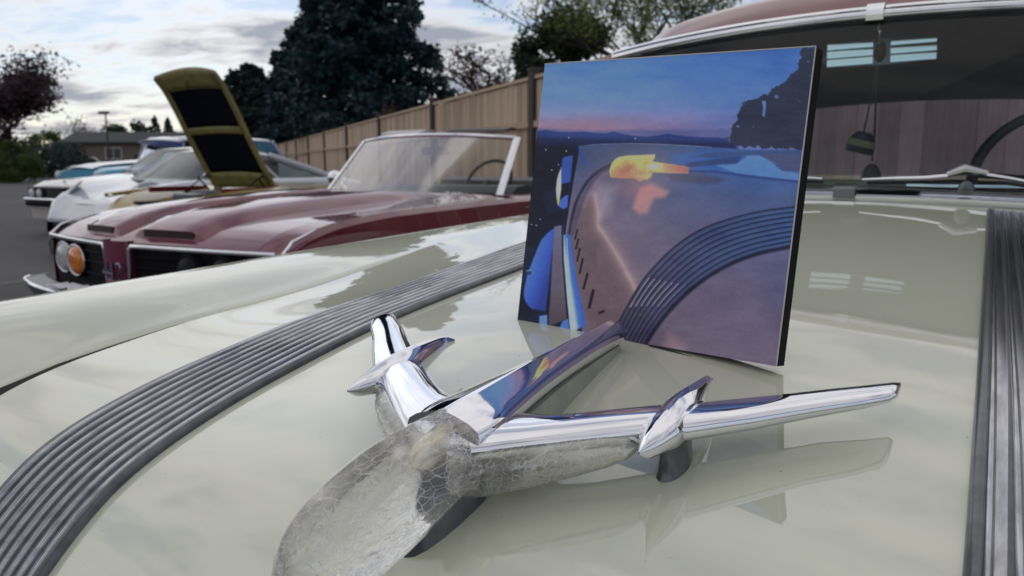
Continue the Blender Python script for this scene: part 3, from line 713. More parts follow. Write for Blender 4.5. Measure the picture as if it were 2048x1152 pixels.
for sgn in (-1, 1):
    # inner wing, chrome upper half
    wl_ = [(0.008, 0.404, -0.179, 0.04239, 0.013), (0.026, 0.408, -0.178, 0.03768, 0.0125), (0.045, 0.415, -0.176, 0.03003, 0.012), (0.065, 0.428, -0.174, 0.02767, 0.0118), (0.09, 0.448, -0.1715, 0.02708, 0.0118), (0.115, 0.468, -0.1695, 0.0265, 0.0116), (0.13, 0.481, -0.168, 0.02532, 0.0112)]
    w_ = MB(); w_.loft([wing_ring(W(sgn * d, y, z), cch, th) for d, y, z, cch, th in wl_]); O_(w_, 'inner_wing', 'chrome', orn, angle=60)
    # clear leading edge below it
    ll = [(0.01272, 0.383, -0.19367, 0.02765, 0.01974), (0.0318, 0.389, -0.19093, 0.02441, 0.01784), (0.053, 0.399, -0.18755, 0.02124, 0.01537), (0.0742, 0.4125, -0.18368, 0.01869, 0.0129), (0.09328, 0.4275, -0.17994, 0.0163, 0.01041), (0.10282, 0.4355, -0.178, 0.01283, 0.00784), (0.106, 0.439, -0.1775, 0.0076, 0.00412)]
    w_ = MB(); w_.loft([wing_ring(W(sgn * d, y, z), cch, th) for d, y, z, cch, th in ll]); O_(w_, 'clear_leading_edge', 'crazed_plastic', orn, angle=60)
    # outer wing, tapering, obliquely cut tip
    ol = [(0.11, 0.462, -0.1705, 0.03042, 0.01125), (0.135, 0.485, -0.1685, 0.02907, 0.01062), (0.165, 0.514, -0.166, 0.02636, 0.00954), (0.195, 0.545, -0.163, 0.02325, 0.00828), (0.222, 0.569, -0.16, 0.02055, 0.00702), (0.236, 0.583, -0.1585, 0.01893, 0.00612), (0.2395, 0.587, -0.1575, 0.01555, 0.0045), (0.2405, 0.589, -0.157, 0.00811, 0.00198)]
    w_ = MB(); w_.loft([wing_ring(W(sgn * d, y, z), cch, th) for d, y, z, cch, th in ol]); O_(w_, 'outer_wing', 'chrome', orn, angle=60)
    # pod with pointed nose and swept-up fin
    ps = [(0.411, -0.17, -0.172, 0.00052), (0.42188, -0.16516, -0.17816, 0.00499), (0.43639, -0.16061, -0.18021, 0.00946), (0.45452, -0.15554, -0.18364, 0.01273), (0.47628, -0.15186, -0.18246, 0.01307), (0.49623, -0.15049, -0.17759, 0.01032), (0.51436, -0.15092, -0.17052, 0.00688), (0.53068, -0.15166, -0.16426, 0.00387), (0.547, -0.157, -0.161, 0.00077)]
    ys_ = [q[0] for q in ps]; fz, fb, fw = (interp(ys_, [q[i] for q in ps]) for i in (1, 2, 3)); yy = []
    for a, b in zip(ys_, ys_[1:]): yy += [a + (b - a) * i / 4 for i in range(4)]
    yy.append(ys_[-1]); pm = MB()
    pm.loft([[Vector(W(sgn * .119 + x, y, z)) for x, z in teardrop(fz(y), fb(y), max(.0003, fw(y)), 20, 1.0)] for y in yy])
    O_(pm, 'wing_pod', 'chrome', orn, angle=50)
    # pylon from the pod down to the hood
    py_ = MB(); cy_ = .474
    py_.loft([pad_ring(sgn * .119, cy_ - .002, .0105, .0225, lambda d, y: hood_z(d, y) - .002), pad_ring(sgn * .119, cy_ - .001, .0095, .021, lambda d, y: hood_z(d, y) + .004), pad_ring(sgn * .119, cy_, .0080, .021, lambda d, y: -.184), pad_ring(sgn * .119, cy_ + .002, .0115, .028, lambda d, y: -.174)])
    O_(py_, 'pylon', 'pewter', orn, angle=50)
# ------------------------------------------------------------------ the picture on its board, standing on the hood
BL, BR = Vector(W(-.425 - CX, .680, -.166)), Vector(W(-.144 - CX, .627, -.1625))
TL, TR = Vector(W(-.418 - CX, .723, .103)), Vector(W(-.137 - CX, .669, .0925))
cv = empty('canvas_print', (BL + BR) / 2)
tag(cv, 'square photo print of a car hood at dusk, propped on the cream hood', 'picture')
back = (TR - TL).cross(BL - TL).normalized()
if back.y < 0: back = -back
TH = .0155
def V_(mb, name, material, parent=cv, **kw): return make(name, [Vector(v) - Vector(cv.location) for v in mb.v], mb.f, material, parent, **kw)
bd = MB(); q0 = [TL, TR, BR, BL]; bd.loft([[p_ + back * .0006 for p_ in q0], [p_ + back * TH for p_ in q0]]); V_(bd, 'backing_board', 'matte_black', smooth=False)
# strips of black tape that peel below the lower edge
for t0, t1, dz in ((.10, .34, -.004), (.58, .84, -.006)):
    tp = MB(); tp.grid(lambda t, q: BL.lerp(BR, t) + back * (q * TH) + Vector((0, 0, -.0006 + dz * (t - t0) / (t1 - t0) * (1 - q * .6))), lin(t0, t1, 7), [-.15, .5, 1.0]); V_(tp, 'tape_strip', 'black_rubber', solid=.0008)
# white card edge
ce = MB()
for a_, b_ in ((TL, TR), (TR, BR)): ce.tube([a_, b_], .0006, 5)
V_(ce, 'card_edge', 'white_trim')

# --- print: colours computed on a fine grid of points
pc = np.array([(1090, 127), (1632, 97), (1553, 738), (1035, 645)], float)   # corners as the photograph shows them
uvc = np.array([(0, 0), (1, 0), (1, 1), (0, 1)], float)
A_ = []; B_ = []
for (x, y), (u_, v_) in zip(uvc, pc):
    A_.append([x, y, 1, 0, 0, 0, -u_ * x, -u_ * y]); B_.append(u_)
    A_.append([0, 0, 0, x, y, 1, -v_ * x, -v_ * y]); B_.append(v_)
hm_ = np.linalg.solve(np.array(A_), np.array(B_)); H_ = np.append(hm_, 1).reshape(3, 3)
NP = 360
gu, gv = np.meshgrid(np.linspace(0, 1, NP), np.linspace(0, 1, NP))
den = H_[2, 0] * gu + H_[2, 1] * gv + 1
PX = (H_[0, 0] * gu + H_[0, 1] * gv + H_[0, 2]) / den      # picture coordinates of every point
PY = (H_[1, 0] * gu + H_[1, 1] * gv + H_[1, 2]) / den
img = np.zeros((NP, NP, 3))
rs = np.random.RandomState(5)
def fbm(sx, sy, seed, octs=4):
    r_ = np.random.RandomState(seed); tot = np.zeros_like(PX); amp = 1.0
    for o_ in range(octs):
        n_ = 64; g_ = r_.rand(n_, n_); x = PX / sx * 2 ** o_; y = PY / sy * 2 ** o_
        xi, yi = np.floor(x).astype(int), np.floor(y).astype(int); fx, fy = x - xi, y - yi
        fx, fy = fx * fx * (3 - 2 * fx), fy * fy * (3 - 2 * fy)
        a = g_[yi % n_, xi % n_]; b = g_[yi % n_, (xi + 1) % n_]; c = g_[(yi + 1) % n_, xi % n_]; d = g_[(yi + 1) % n_, (xi + 1) % n_]
        tot += amp * ((a * (1 - fx) + b * fx) * (1 - fy) + (c * (1 - fx) + d * fx) * fy - .5); amp *= .5
    return tot
def sd_poly(pts):
    pts = np.array(pts, float); d = np.full(PX.shape, 1e9); inside = np.zeros(PX.shape, bool)
    for i in range(len(pts)):
        x0, y0 = pts[i - 1]; x1, y1 = pts[i]
        ex, ey = x1 - x0, y1 - y0; L = ex * ex + ey * ey + 1e-9
        t = np.clip(((PX - x0) * ex + (PY - y0) * ey) / L, 0, 1)
        d = np.minimum(d, np.hypot(PX - x0 - t * ex, PY - y0 - t * ey))
        cnd = ((y0 > PY) != (y1 > PY)) & (PX < (x1 - x0) * (PY - y0) / (y1 - y0 + 1e-12) + x0)
        inside ^= cnd
    return np.where(inside, -d, d)
def sd_line(pts):
    pts = np.array(pts, float); d = np.full(PX.shape, 1e9)
    for i in range(1, len(pts)):
        x0, y0 = pts[i - 1]; x1, y1 = pts[i]; ex, ey = x1 - x0, y1 - y0
        t = np.clip(((PX - x0) * ex + (PY - y0) * ey) / (ex * ex + ey * ey + 1e-9), 0, 1)
        d = np.minimum(d, np.hypot(PX - x0 - t * ex, PY - y0 - t * ey))
    return d
def blend(a, col):
    global img
    col = np.array(col, float)
    img = img * (1 - a[..., None]) + col * a[..., None] if col.ndim == 1 else img * (1 - a[..., None]) + col * a[..., None]
def poly(pts, col, soft=1.0, op=1.0, wob=None):
    d = sd_poly(pts)
    if wob is not None: d = d + wob
    a = np.clip(.5 - d / (2 * soft), 0, 1) * op; blend(a, col); return a
def stroke(pts, col, w, soft=1.0, op=1.0):
    d = sd_line(pts) - w; blend(np.clip(.5 - d / (2 * soft), 0, 1) * op, col)
def smooth_pts(pts, n=12):
    pts = [np.array(p, float) for p in pts]; out_ = []
    for i in range(len(pts) - 1):
        p0, p1, p2, p3 = pts[max(i - 1, 0)], pts[i], pts[i + 1], pts[min(i + 2, len(pts) - 1)]
        for k in range(n):
            t = k / n; out_.append(.5 * (2 * p1 + (p2 - p0) * t + (2 * p0 - 5 * p1 + 4 * p2 - p3) * t * t + (3 * p1 - p0 - 3 * p2 + p3) * t ** 3))
    out_.append(pts[-1]); return out_
def grad(t, stops):
    xs = [s[0] for s in stops]
    return np.stack([np.interp(t, xs, [s[1][i] for s in stops]) for i in range(3)], -1)
# dusk sky
sky_c = grad(PY + (PX - 1090) * .02, [(110, (58, 114, 184)), (190, (84, 130, 190)), (225, (112, 132, 182)), (245, (138, 116, 150)), (262, (150, 108, 138)), (300, (120, 100, 140))])
sky_r = grad(PY, [(110, (38, 98, 178)), (200, (62, 110, 180)), (260, (88, 104, 170)), (320, (80, 96, 160))])
fr_ = np.clip((PX - 1180) / 330, 0, 1)[..., None]
img = sky_c * (1 - fr_) + sky_r * fr_ + fbm(90, 12, 3)[..., None] * np.array([14, 6, 10])
# far hills, then the dark valley
hills = [(1060, 263), (1095, 260), (1120, 264), (1150, 265), (1170, 264), (1195, 267), (1215, 268), (1236, 265), (1250, 269), (1275, 274), (1300, 276), (1320, 274), (1345, 270), (1365, 274), (1400, 277), (1460, 280), (1480, 330), (1060, 330)]
poly([(1060, 256), (1200, 262), (1350, 262), (1480, 262), (1480, 330), (1060, 330)], (72, 84, 140), 3, .7)
poly(hills, (24, 52, 118), 1.2)
poly([(1040, 272), (1200, 279), (1300, 284), (1480, 288), (1480, 340), (1040, 340)], (14, 30, 78), 5)
poly([(1020, 283), (1170, 292), (1175, 330), (1150, 500), (1200, 700), (1020, 700)], (7, 14, 44), 10)
poly([(1020, 300), (1130, 300), (1140, 420), (1120, 520), (1060, 660), (1020, 700)], (4, 10, 36), 14)
blend(np.clip(fbm(40, 40, 9) * 1.2, 0, .35) * (PX < 1140) * (PY > 330), (20, 48, 84))
# hood surface of the printed car
hood_poly = smooth_pts([(1164, 296), (1200, 291), (1260, 290), (1340, 292), (1440, 299), (1520, 304), (1660, 306)]) + [(1660, 780), (1180, 780), (1168, 640), (1150, 540), (1135, 470), (1142, 420), (1152, 360)]
hc = grad(PY - (PX - 1200) * .10, [(280, (54, 72, 112)), (330, (62, 76, 118)), (380, (86, 86, 118)), (430, (104, 94, 118)), (540, (104, 90, 108)), (700, (98, 82, 100))])
hr = grad(PY, [(290, (36, 78, 140)), (340, (44, 92, 164)), (400, (58, 82, 130)), (470, (74, 80, 124)), (560, (88, 82, 116)), (720, (104, 88, 112))])
kx = np.clip((PX - 1250) / 280, 0, 1)[..., None]
hcol = hc * (1 - kx) + hr * kx
a = np.clip(.5 - sd_poly(hood_poly) / 2.4, 0, 1); blend(a, hcol)
# brownish near side and the pale ridge of the crease
crease = smooth_pts([(1196, 392), (1203, 430), (1203, 455), (1220, 480), (1245, 520), (1272, 570), (1290, 610)])
poly(crease + [(1262, 640), (1230, 690), (1190, 690), (1160, 560), (1140, 470), (1150, 420)], (98, 78, 86), 4, .92)
for wd, cl, op in ((26, (150, 122, 132), .34), (14, (176, 144, 142), .34), (7, (198, 164, 152), .42), (3, (212, 180, 162), .25)): stroke(crease, cl, wd * .5, wd, op)
poly([(1200, 370), (1240, 375), (1225, 420), (1205, 440)], (168, 150, 166), 14, .5)
# dark shoulder line and side of the hood
stroke(smooth_pts([(1258, 326), (1220, 336), (1185, 360), (1160, 400), (1148, 440), (1143, 470)]), (20, 24, 52), 3, 2.2, .85)
stroke(smooth_pts([(1230, 342), (1205, 356), (1186, 382), (1172, 415)]), (150, 110, 112), 3, 4, .6)
stroke(smooth_pts([(1240, 332), (1205, 350), (1178, 385), (1160, 430), (1150, 470)]), (62, 62, 100), 4, 3, .7)
stroke(smooth_pts([(1164, 296), (1168, 310), (1176, 330)]), (28, 66, 150), 3.2, 1.4)
stroke(smooth_pts([(1166, 294), (1210, 290), (1300, 290), (1430, 298)]), (132, 140, 168), .8, 1, .7)
# blue reflections behind the ornament
poly([(1350, 312), (1440, 306), (1500, 308), (1650, 312), (1650, 372), (1560, 360), (1470, 352), (1400, 345), (1350, 342)], (30, 84, 168), 4, .85)
poly(smooth_pts([(1385, 318), (1440, 308), (1560, 306), (1650, 305)]) + [(1650, 316), (1500, 316), (1440, 320)], (46, 68, 116), 2, .8)
poly([(1378, 330), (1440, 322), (1490, 316), (1480, 332), (1440, 335), (1380, 338)], (34, 56, 104), 2, .8)
poly([(1438, 334), (1480, 332), (1500, 316), (1524, 315), (1545, 325), (1556, 340), (1568, 346), (1600, 352), (1598, 366), (1480, 352)], (70, 122, 196), 1.6, .9)
poly([(1524, 314), (1610, 312), (1604, 352), (1565, 346), (1552, 332)], (64, 72, 108), 2, .9, fbm(8, 8, 21) * 4)
stroke([(1370, 345), (1440, 348), (1520, 360), (1600, 370)], (22, 52, 116), 2.2, 2, .85)
poly([(1340, 352), (1400, 350), (1460, 362), (1440, 372), (1400, 371), (1350, 364)], (58, 62, 96), 4, .8)
# tree silhouette
tree = [(1462, 292), (1464, 275), (1470, 262), (1477, 250), (1483, 240), (1482, 228), (1492, 214), (1502, 205), (1515, 199), (1534, 194), (1548, 186), (1560, 176), (1570, 172), (1580, 160), (1592, 148), (1600, 138), (1604, 118), (1606, 100), (1640, 96), (1640, 306), (1560, 302), (1500, 298)]
wob = fbm(9, 9, 31, 3) * 7 + fbm(3.2, 3.2, 32, 2) * 3
poly(tree, (36, 44, 68), 1.0, 1, wob)
for hx, hy, hr_ in ((1557, 198, 3.6), (1531, 207, 1.6), (1600, 207, 1.2), (1512, 258, 1.8), (1525, 250, 1.2), (1620, 156, 1.4), (1618, 128, 2.4), (1482, 258, 1)):
    d = np.hypot((PX - hx) * 1.1, PY - hy) - hr_ + wob * .7; blend(np.clip(.5 - d / 2, 0, 1) * .8, (74, 112, 174))
poly([(1528, 206), (1536, 206), (1536, 220), (1533, 238), (1529, 236), (1531, 220)], (72, 116, 186), 1)
# headlight and fender of the printed car
poly(smooth_pts([(1128, 318), (1136, 314), (1150, 312)]) + [(1147, 345), (1143, 380), (1140, 410), (1126, 412), (1124, 372)], (26, 70, 160), 1.4)
poly([(1124, 370), (1144, 366), (1140, 414), (1122, 412)], (8, 12, 30), 2)
poly(smooth_pts([(1126, 335), (1118, 355), (1115, 380), (1117, 402), (1121, 412)]) + [(1126, 380)], (176, 176, 170), 1.2)
poly([(1118, 398), (1122, 398), (1122, 414), (1118, 410)], (190, 180, 40), 1)
poly(smooth_pts([(1120, 414), (1124, 402), (1134, 393), (1141, 392)]) + [(1139, 416), (1130, 420)], (44, 92, 190), 1.4)
fender = smooth_pts([(1126, 452), (1105, 462), (1085, 482), (1070, 515), (1058, 545), (1050, 575), (1049, 595), (1056, 610), (1070, 622), (1094, 626)]) + [(1098, 600), (1102, 560), (1108, 510), (1116, 470)]
poly(fender, grad(PX + (PY - 520) * .35, [(1045, (140, 160, 210)), (1060, (50, 104, 200)), (1085, (22, 78, 186)), (1115, (12, 50, 140))]), 1.5)
poly([(1112, 455), (1130, 452), (1132, 520), (1136, 580), (1141, 640), (1100, 655), (1104, 600), (1108, 520)], grad(PY, [(450, (96, 96, 130)), (520, (88, 80, 104)), (580, (92, 82, 100)), (650, (70, 58, 66))]), 1.2)
stroke([(1128, 450), (1130, 520), (1136, 590), (1142, 668)], (10, 14, 36), 1.4, 1)
poly(smooth_pts([(1131, 472), (1138, 471), (1146, 476), (1152, 520), (1160, 570), (1172, 620), (1178, 655)]) + [(1146, 668), (1138, 590), (1132, 520)], grad(PX - (PY - 470) * .16, [(1128, (150, 170, 214)), (1136, (34, 92, 196)), (1146, (22, 76, 178)), (1156, (60, 110, 196))]), 1.2)
stroke(smooth_pts([(1138, 480), (1142, 540), (1148, 600), (1158, 664)]), (160, 180, 220), .8, 1, .9)
stroke([(1100, 600), (1098, 650)], (10, 16, 40), 2.4, 1); poly([(1082, 634), (1098, 632), (1098, 656), (1081, 652)], (70, 120, 200), 1)
poly([(1130, 645), (1142, 640), (1144, 668), (1122, 662)], (52, 100, 180), 1.2)
stroke([(1067, 622), (1094, 628)], (10, 18, 40), 2, 2)
d = np.hypot((PX - 1059) / 6, (PY - 547) / 4.5); blend(np.clip((1.1 - d) * 3, 0, 1), (18, 40, 100)); stroke([(1054, 543), (1062, 542)], (120, 160, 220), .8, 1)
# louvres
for (x0, y0), (x1, y1), wv in (((1160, 462), (1155, 480), 2), ((1162, 481), (1157, 500), 2.2), ((1165, 500), (1160, 524), 2.4), ((1171, 521), (1165, 549), 2.6), ((1181, 551), (1173, 580), 3), ((1193, 584), (1185, 618), 3.6)): stroke([(x0, y0), (x1, y1)], (16, 14, 26), wv * .8, 1)
stroke([(1206, 630), (1214, 626)], (24, 22, 34), 2.4, 1.2)
# ribbed band
outer = smooth_pts([(1226, 684), (1258, 622), (1290, 568), (1320, 532), (1360, 494), (1410, 462), (1470, 440), (1530, 426), (1600, 417)], 14)
inner = smooth_pts([(1296, 700), (1316, 668), (1345, 630), (1380, 594), (1420, 562), (1468, 534), (1520, 514), (1570, 503), (1610, 495)], 14)
n_ = min(len(outer), len(inner)); outer, inner = np.array(outer[:n_]), np.array(inner[:n_])
poly(list(outer) + list(inner[::-1]), grad(PX, [(1220, (66, 56, 76)), (1330, (64, 62, 96)), (1420, (52, 68, 112)), (1600, (40, 80, 136))]), 1.2)
for k in range(9):
    f_ = (k + .15) / 8.4
    ln = outer * (1 - f_) + inner * f_
    stroke(ln, (18, 22, 46), 1.7, 1.4, .85)
    if 0 < k < 8:
        f2 = f_ - .035; l2 = outer * (1 - f2) + inner * f2
        seg = l2[14 + k * 2: 32 + k * 2]
        stroke(seg, (226, 204, 196), .55, 1.0, .85 if k < 7 else .5)
        stroke(l2[20:], (96, 116, 164), .7, 1.2, .35)
stroke(inner * .985 + outer * .015, (16, 20, 44), 4, 2, .9)
# lower panel: warm cloud reflection
poly([(1336, 700), (1345, 672), (1372, 690), (1380, 715), (1350, 712)], (160, 124, 128), 10, .55)
poly([(1530, 545), (1556, 520), (1590, 520), (1590, 620), (1530, 622)], (64, 72, 112), 12, .4)
img += (fbm(120, 40, 41) * 10)[..., None] * ((PY > 430) & (PX > 1200))[..., None]
# glow on the hood under the lit ornament
poly([(1290, 378), (1312, 372), (1345, 386), (1338, 398), (1316, 400), (1302, 430), (1286, 432), (1272, 420), (1280, 396)], (200, 132, 124), 5, .7)
d = np.hypot((PX - 1290) / 60, (PY - 385) / 34); blend(np.clip(1 - d, 0, 1) * .5, (190, 120, 124))
# the lit ornament
wv = fbm(7, 7, 51, 3)
om = smooth_pts([(1228, 354), (1227, 342), (1232, 328), (1244, 318), (1262, 314), (1290, 313)]) + [(1318, 312), (1317, 318), (1312, 326), (1385, 338), (1384, 350), (1312, 348), (1311, 358), (1287, 366), (1276, 360), (1228, 358)]
gl_ = np.clip(1.5 - np.hypot((PX - 1300) / 90, (PY - 340) / 42), 0, 1); blend(gl_ * .22, (220, 150, 110))
a = poly(om, grad(PY + wv * 10 - (PX - 1290) * .05, [(312, (244, 226, 110)), (326, (232, 196, 78)), (345, (214, 158, 86)), (362, (190, 124, 92))]), 1.3)
poly([(1238, 350), (1246, 334), (1262, 326), (1276, 330), (1278, 350), (1262, 356)], (164, 104, 92), 8, .85, wv * 10)
poly([(1290, 326), (1306, 320), (1308, 330), (1296, 338)], (204, 132, 70), 4, .7, wv * 5)
d = np.hypot((PX - 1316) / 15, (PY - 336) / 7); blend(np.clip(1.25 - d, 0, 1), (255, 246, 176))
poly([(1332, 330), (1385, 338), (1384, 350), (1334, 347)], grad(PX, [(1332, (226, 150, 104)), (1360, (196, 112, 102)), (1386, (150, 92, 100))]), 2, .92, wv * 2)
for x_ in range(1338, 1384, 4): stroke([(x_, 333), (x_ + 1, 347)], (120, 66, 70), .3, 1.2, .35)
poly([(1280, 356), (1310, 350), (1302, 363)], (222, 168, 118), 3, .7)
om_m = np.clip(.5 - sd_poly(om) / 2, 0, 1)
for k_ in range(50):
    x_, y_ = rs.uniform(1232, 1312), rs.uniform(316, 358); l_ = rs.uniform(2, 7); an_ = rs.uniform(.6, 2.4)
    d = sd_line([(x_, y_), (x_ + l_ * math.cos(an_), y_ + l_ * math.sin(an_))]) - .2
    blend(np.clip(.5 - d / 1.6, 0, 1) * om_m * .5, (255, 236, 150) if k_ % 2 else (150, 86, 70))
stroke(om[:40], (250, 236, 130), .7, 1.4, .8)
for x, y in ((1136, 303), (1106, 341), (1120, 330), (1064, 450), (1074, 452), (1082, 440), (1093, 300), (1141, 276), (1278, 279)): blend(np.clip(1.6 - np.hypot(PX - x, PY - y), 0, 1), (190, 200, 215))
img += (fbm(60, 30, 61) * 9 + fbm(14, 6, 62, 3) * 4)[..., None]
img += rs.normal(0, 2.2, (NP, NP, 1))
lin_ = np.clip(img, 0, 255) / 255.0
lin_ = np.where(lin_ <= .04045, lin_ / 12.92, ((lin_ + .055) / 1.055) ** 2.4)
lum_ = lin_.mean(-1, keepdims=True); lin_ = lin_ * .84 + lum_ * .16 + .004
PRINT_GAIN = 2.3
lin_ = np.clip(lin_ * PRINT_GAIN, 0, .95)
loc_ = np.array(cv.location)
c4 = [np.array(p_) for p_ in (TL, TR, BR, BL)]
vv = ((1 - gu) * (1 - gv))[..., None] * c4[0] + (gu * (1 - gv))[..., None] * c4[1] + (gu * gv)[..., None] * c4[2] + ((1 - gu) * gv)[..., None] * c4[3]
vv = (vv - loc_).reshape(-1, 3)
idx = np.arange(NP * NP).reshape(NP, NP)
fq = np.stack([idx[:-1, :-1], idx[1:, :-1], idx[1:, 1:], idx[:-1, 1:]], -1).reshape(-1, 4)
me = bpy.data.meshes.new('printed_picture')
me.vertices.add(len(vv)); me.vertices.foreach_set('co', vv.ravel())
me.loops.add(fq.size); me.loops.foreach_set('vertex_index', fq.ravel())
me.polygons.add(len(fq)); me.polygons.foreach_set('loop_start', np.arange(0, fq.size, 4)); me.polygons.foreach_set('loop_total', np.full(len(fq), 4))
me.update()
at2 = me.attributes.new('ink', 'FLOAT_COLOR', 'POINT')
at2.data.foreach_set('color', np.concatenate([lin_.reshape(-1, 3), np.ones((NP * NP, 1))], 1).ravel())
me.materials.append(MATS['print_ink'])
po = bpy.data.objects.new('printed_picture', me); COL.objects.link(po); po.parent = cv
# ------------------------------------------------------------------ maroon convertible
def resample(stations, n):
    ys = [s[0] for s in stations]; arr = [np.array(s[1], float) for s in stations]
    fx = [[interp(ys, [a[i][k] for a in arr]) for k in (0, 1)] for i in range(len(arr[0]))]
    out_ = []
    for j in range(n):
        y = ys[0] + (ys[-1] - ys[0]) * j / (n - 1)
        out_.append((y, [(float(f[0](y)), float(f[1](y))) for f in fx]))
    return out_
mcx, mcy = -3.50, 2.05
mcar = empty('convertible_car', (mcx, mcy, 0))
tag(mcar, 'maroon open convertible with black grille, amber lamp and bare windshield frame', 'car', 'cars parked in the angled row')
def vsh(x, y): return .17 * (abs(x) / .9) ** 1.4 * max(0.0, 1 - y / .9)
st = [(0.00, [(0, .735), (.30, .733), (.60, .728), (.80, .722), (.895, .712), (.925, .690), (.940, .62), (.935, .45), (.90, .34)]),
      (0.05, [(0, .762), (.30, .760), (.60, .755), (.80, .750), (.900, .738), (.930, .712), (.946, .63), (.940, .45), (.91, .32)]),
      (0.20, [(0, .815), (.30, .812), (.60, .806), (.80, .802), (.905, .793), (.936, .765), (.954, .66), (.950, .45), (.92, .30)]),
      (0.45, [(0, .850), (.30, .846), (.60, .836), (.80, .836), (.908, .834), (.940, .808), (.960, .68), (.955, .45), (.93, .28)]),
      (0.90, [(0, .880), (.30, .876), (.60, .860), (.80, .858), (.912, .862), (.944, .838), (.966, .70), (.960, .45), (.93, .28)]),
      (1.50, [(0, .905), (.30, .900), (.60, .886), (.80, .876), (.915, .876), (.946, .852), (.970, .71), (.962, .45), (.93, .28)]),
      (2.05, [(0, .925), (.30, .920), (.60, .908), (.80, .896), (.915, .888), (.948, .864), (.972, .72), (.962, .45), (.93, .28)])]
rsx = resample(st, 42)
for sgn in (-1, 1):
    b = MB(); b.loft([[Vector((sgn * x, y + vsh(x, y), z)) for x, z in sec[3:]] for y, sec in rsx], closed=False)
    make('front_fender', b.v, b.f, 'maroon_paint', mcar, angle=32)
hd = MB(); hd.loft([[Vector((x, y + vsh(x, y), z)) for x, z in [(-a, c) for a, c in sec[3:0:-1]] + sec[:4]] for y, sec in rsx], closed=False)
mh = make('hood', hd.v, hd.f, 'maroon_paint', mcar, angle=60)
def top_z(x, y):
    k = min(len(rsx) - 1, max(0, int(round(y / 2.05 * 41)))); s_ = rsx[k][1]
    return float(np.interp(abs(x), [p_[0] for p_ in s_[:5]], [p_[1] for p_ in s_[:5]]))
for sgn in (-1, 1):
    bl = MB(); xs_ = (.055, .075, .10, .16, .34, .42, .455, .50)
    hs_ = (-.004, .026, .044, .050, .050, .044, .026, -.004)
    rows = []
    for y in [.05, .055, .10, .2, .35, .55, .8, 1.1, 1.4, 1.6, 1.75, 1.86, 1.93]:
        k = 1.0 if y < 1.4 else max(0.0, 1 - (y - 1.4) / .53)
        k = max(k, 0); f0 = 0 if y < .052 else 1
        rows.append([Vector((sgn * x, y + vsh(x, y) + (0 if f0 else -.002), top_z(x, y) + (hh * k * (.72 + .28 * min(1, y / .4)) if f0 else -.004))) for x, hh in zip(xs_, hs_)])
    bl.loft(rows, closed=False); make('hood_bulge', bl.v, bl.f, 'maroon_paint', mh, angle=30)
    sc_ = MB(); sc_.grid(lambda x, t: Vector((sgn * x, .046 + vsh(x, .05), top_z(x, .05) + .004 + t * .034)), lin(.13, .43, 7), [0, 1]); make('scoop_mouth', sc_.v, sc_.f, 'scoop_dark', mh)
    # grille openings with chrome surround; inner divider carries the emblem
    gx0, gx1 = .10, .905
    def fy(x, o=0): return vsh(x, 0) + o
    gr = MB(); gr.grid(lambda x, z: Vector((sgn * x, fy(x, .012), z)), lin(gx0, gx1, 9), [.42, .716]); make('grille', gr.v, gr.f, 'matte_black', mcar)
    for zz in (.50, .56, .62, .67):
        sl = MB(); sl.tube([Vector((sgn * x, fy(x, .004), zz)) for x in lin(gx0 + .02, .45, 5)], .006, 6); make('grille_slat', sl.v, sl.f, 'matte_black', mcar)
    tr = MB(); tr.tube([Vector((sgn * (gx0 - .02), fy(gx0, -.012), .45)), Vector((sgn * gx0, fy(gx0, -.014), .70))] + [Vector((sgn * x, fy(x, -.012), .722 - .008 * (x / .9))) for x in lin(gx0 + .015, gx1, 9)], .0085, 8, flat=1.2)
    make('grille_trim', tr.v, tr.f, 'chrome', mcar)
    for lx, mm in ((.640, 'lamp_white' if sgn < 0 else 'dark_lens'), (.455, 'lamp_amber' if sgn < 0 else 'dark_lens')):
        bz = MB(); bz.disc((sgn * lx, fy(lx, .010), .615), .088, (0, -1, 0), 24, .028); lm = make('headlight_bezel', bz.v, bz.f, 'matte_black', mcar)
        rg = MB(); rg.tube([Vector((sgn * lx + .078 * math.cos(a), fy(lx, -.020), .615 + .078 * math.sin(a))) for a in lin(0, 2 * math.pi, 25)], .006, 6); make('lamp_ring', rg.v, rg.f, 'trim_metal' if sgn < 0 else 'matte_black', lm)
        ln = MB(); ln.dome((sgn * lx, fy(lx, -.018), .615), .074, (0, -1, 0), 24, .024); make('headlight_lens', ln.v, ln.f, mm, lm)
# nose divider with its emblem
dv_ = MB(); dv_.loft([[Vector((x, y_, z)) for x, y_ in ((-.095, .03), (-.085, -.02), (0, -.035), (.085, -.02), (.095, .03))] for z in (.40, .55, .70, .745)], closed=False); make('nose_divider', dv_.v, dv_.f, 'maroon_paint', mcar, angle=50)
def digit_strokes(ch):
    return {'4': [[(.75, 0), (.75, 1), (0, .35), (1, .35)]], '2': [[(0, .8), (.25, 1), (.75, 1), (1, .75), (.9, .5), (0, 0), (1, 0)]]}[ch]
for i, chx in enumerate('442'):
    dg = MB()
    for strk in digit_strokes(chx):
        dg.tube([Vector((-.075 + i * .054 + px_ * .038, -.040 + abs(-.05 + i * .05) * .12, .565 + pz_ * .075)) for px_, pz_ in strk], .0055, 6)
    make('emblem_digit', dg.v, dg.f, 'badge_metal', mcar)
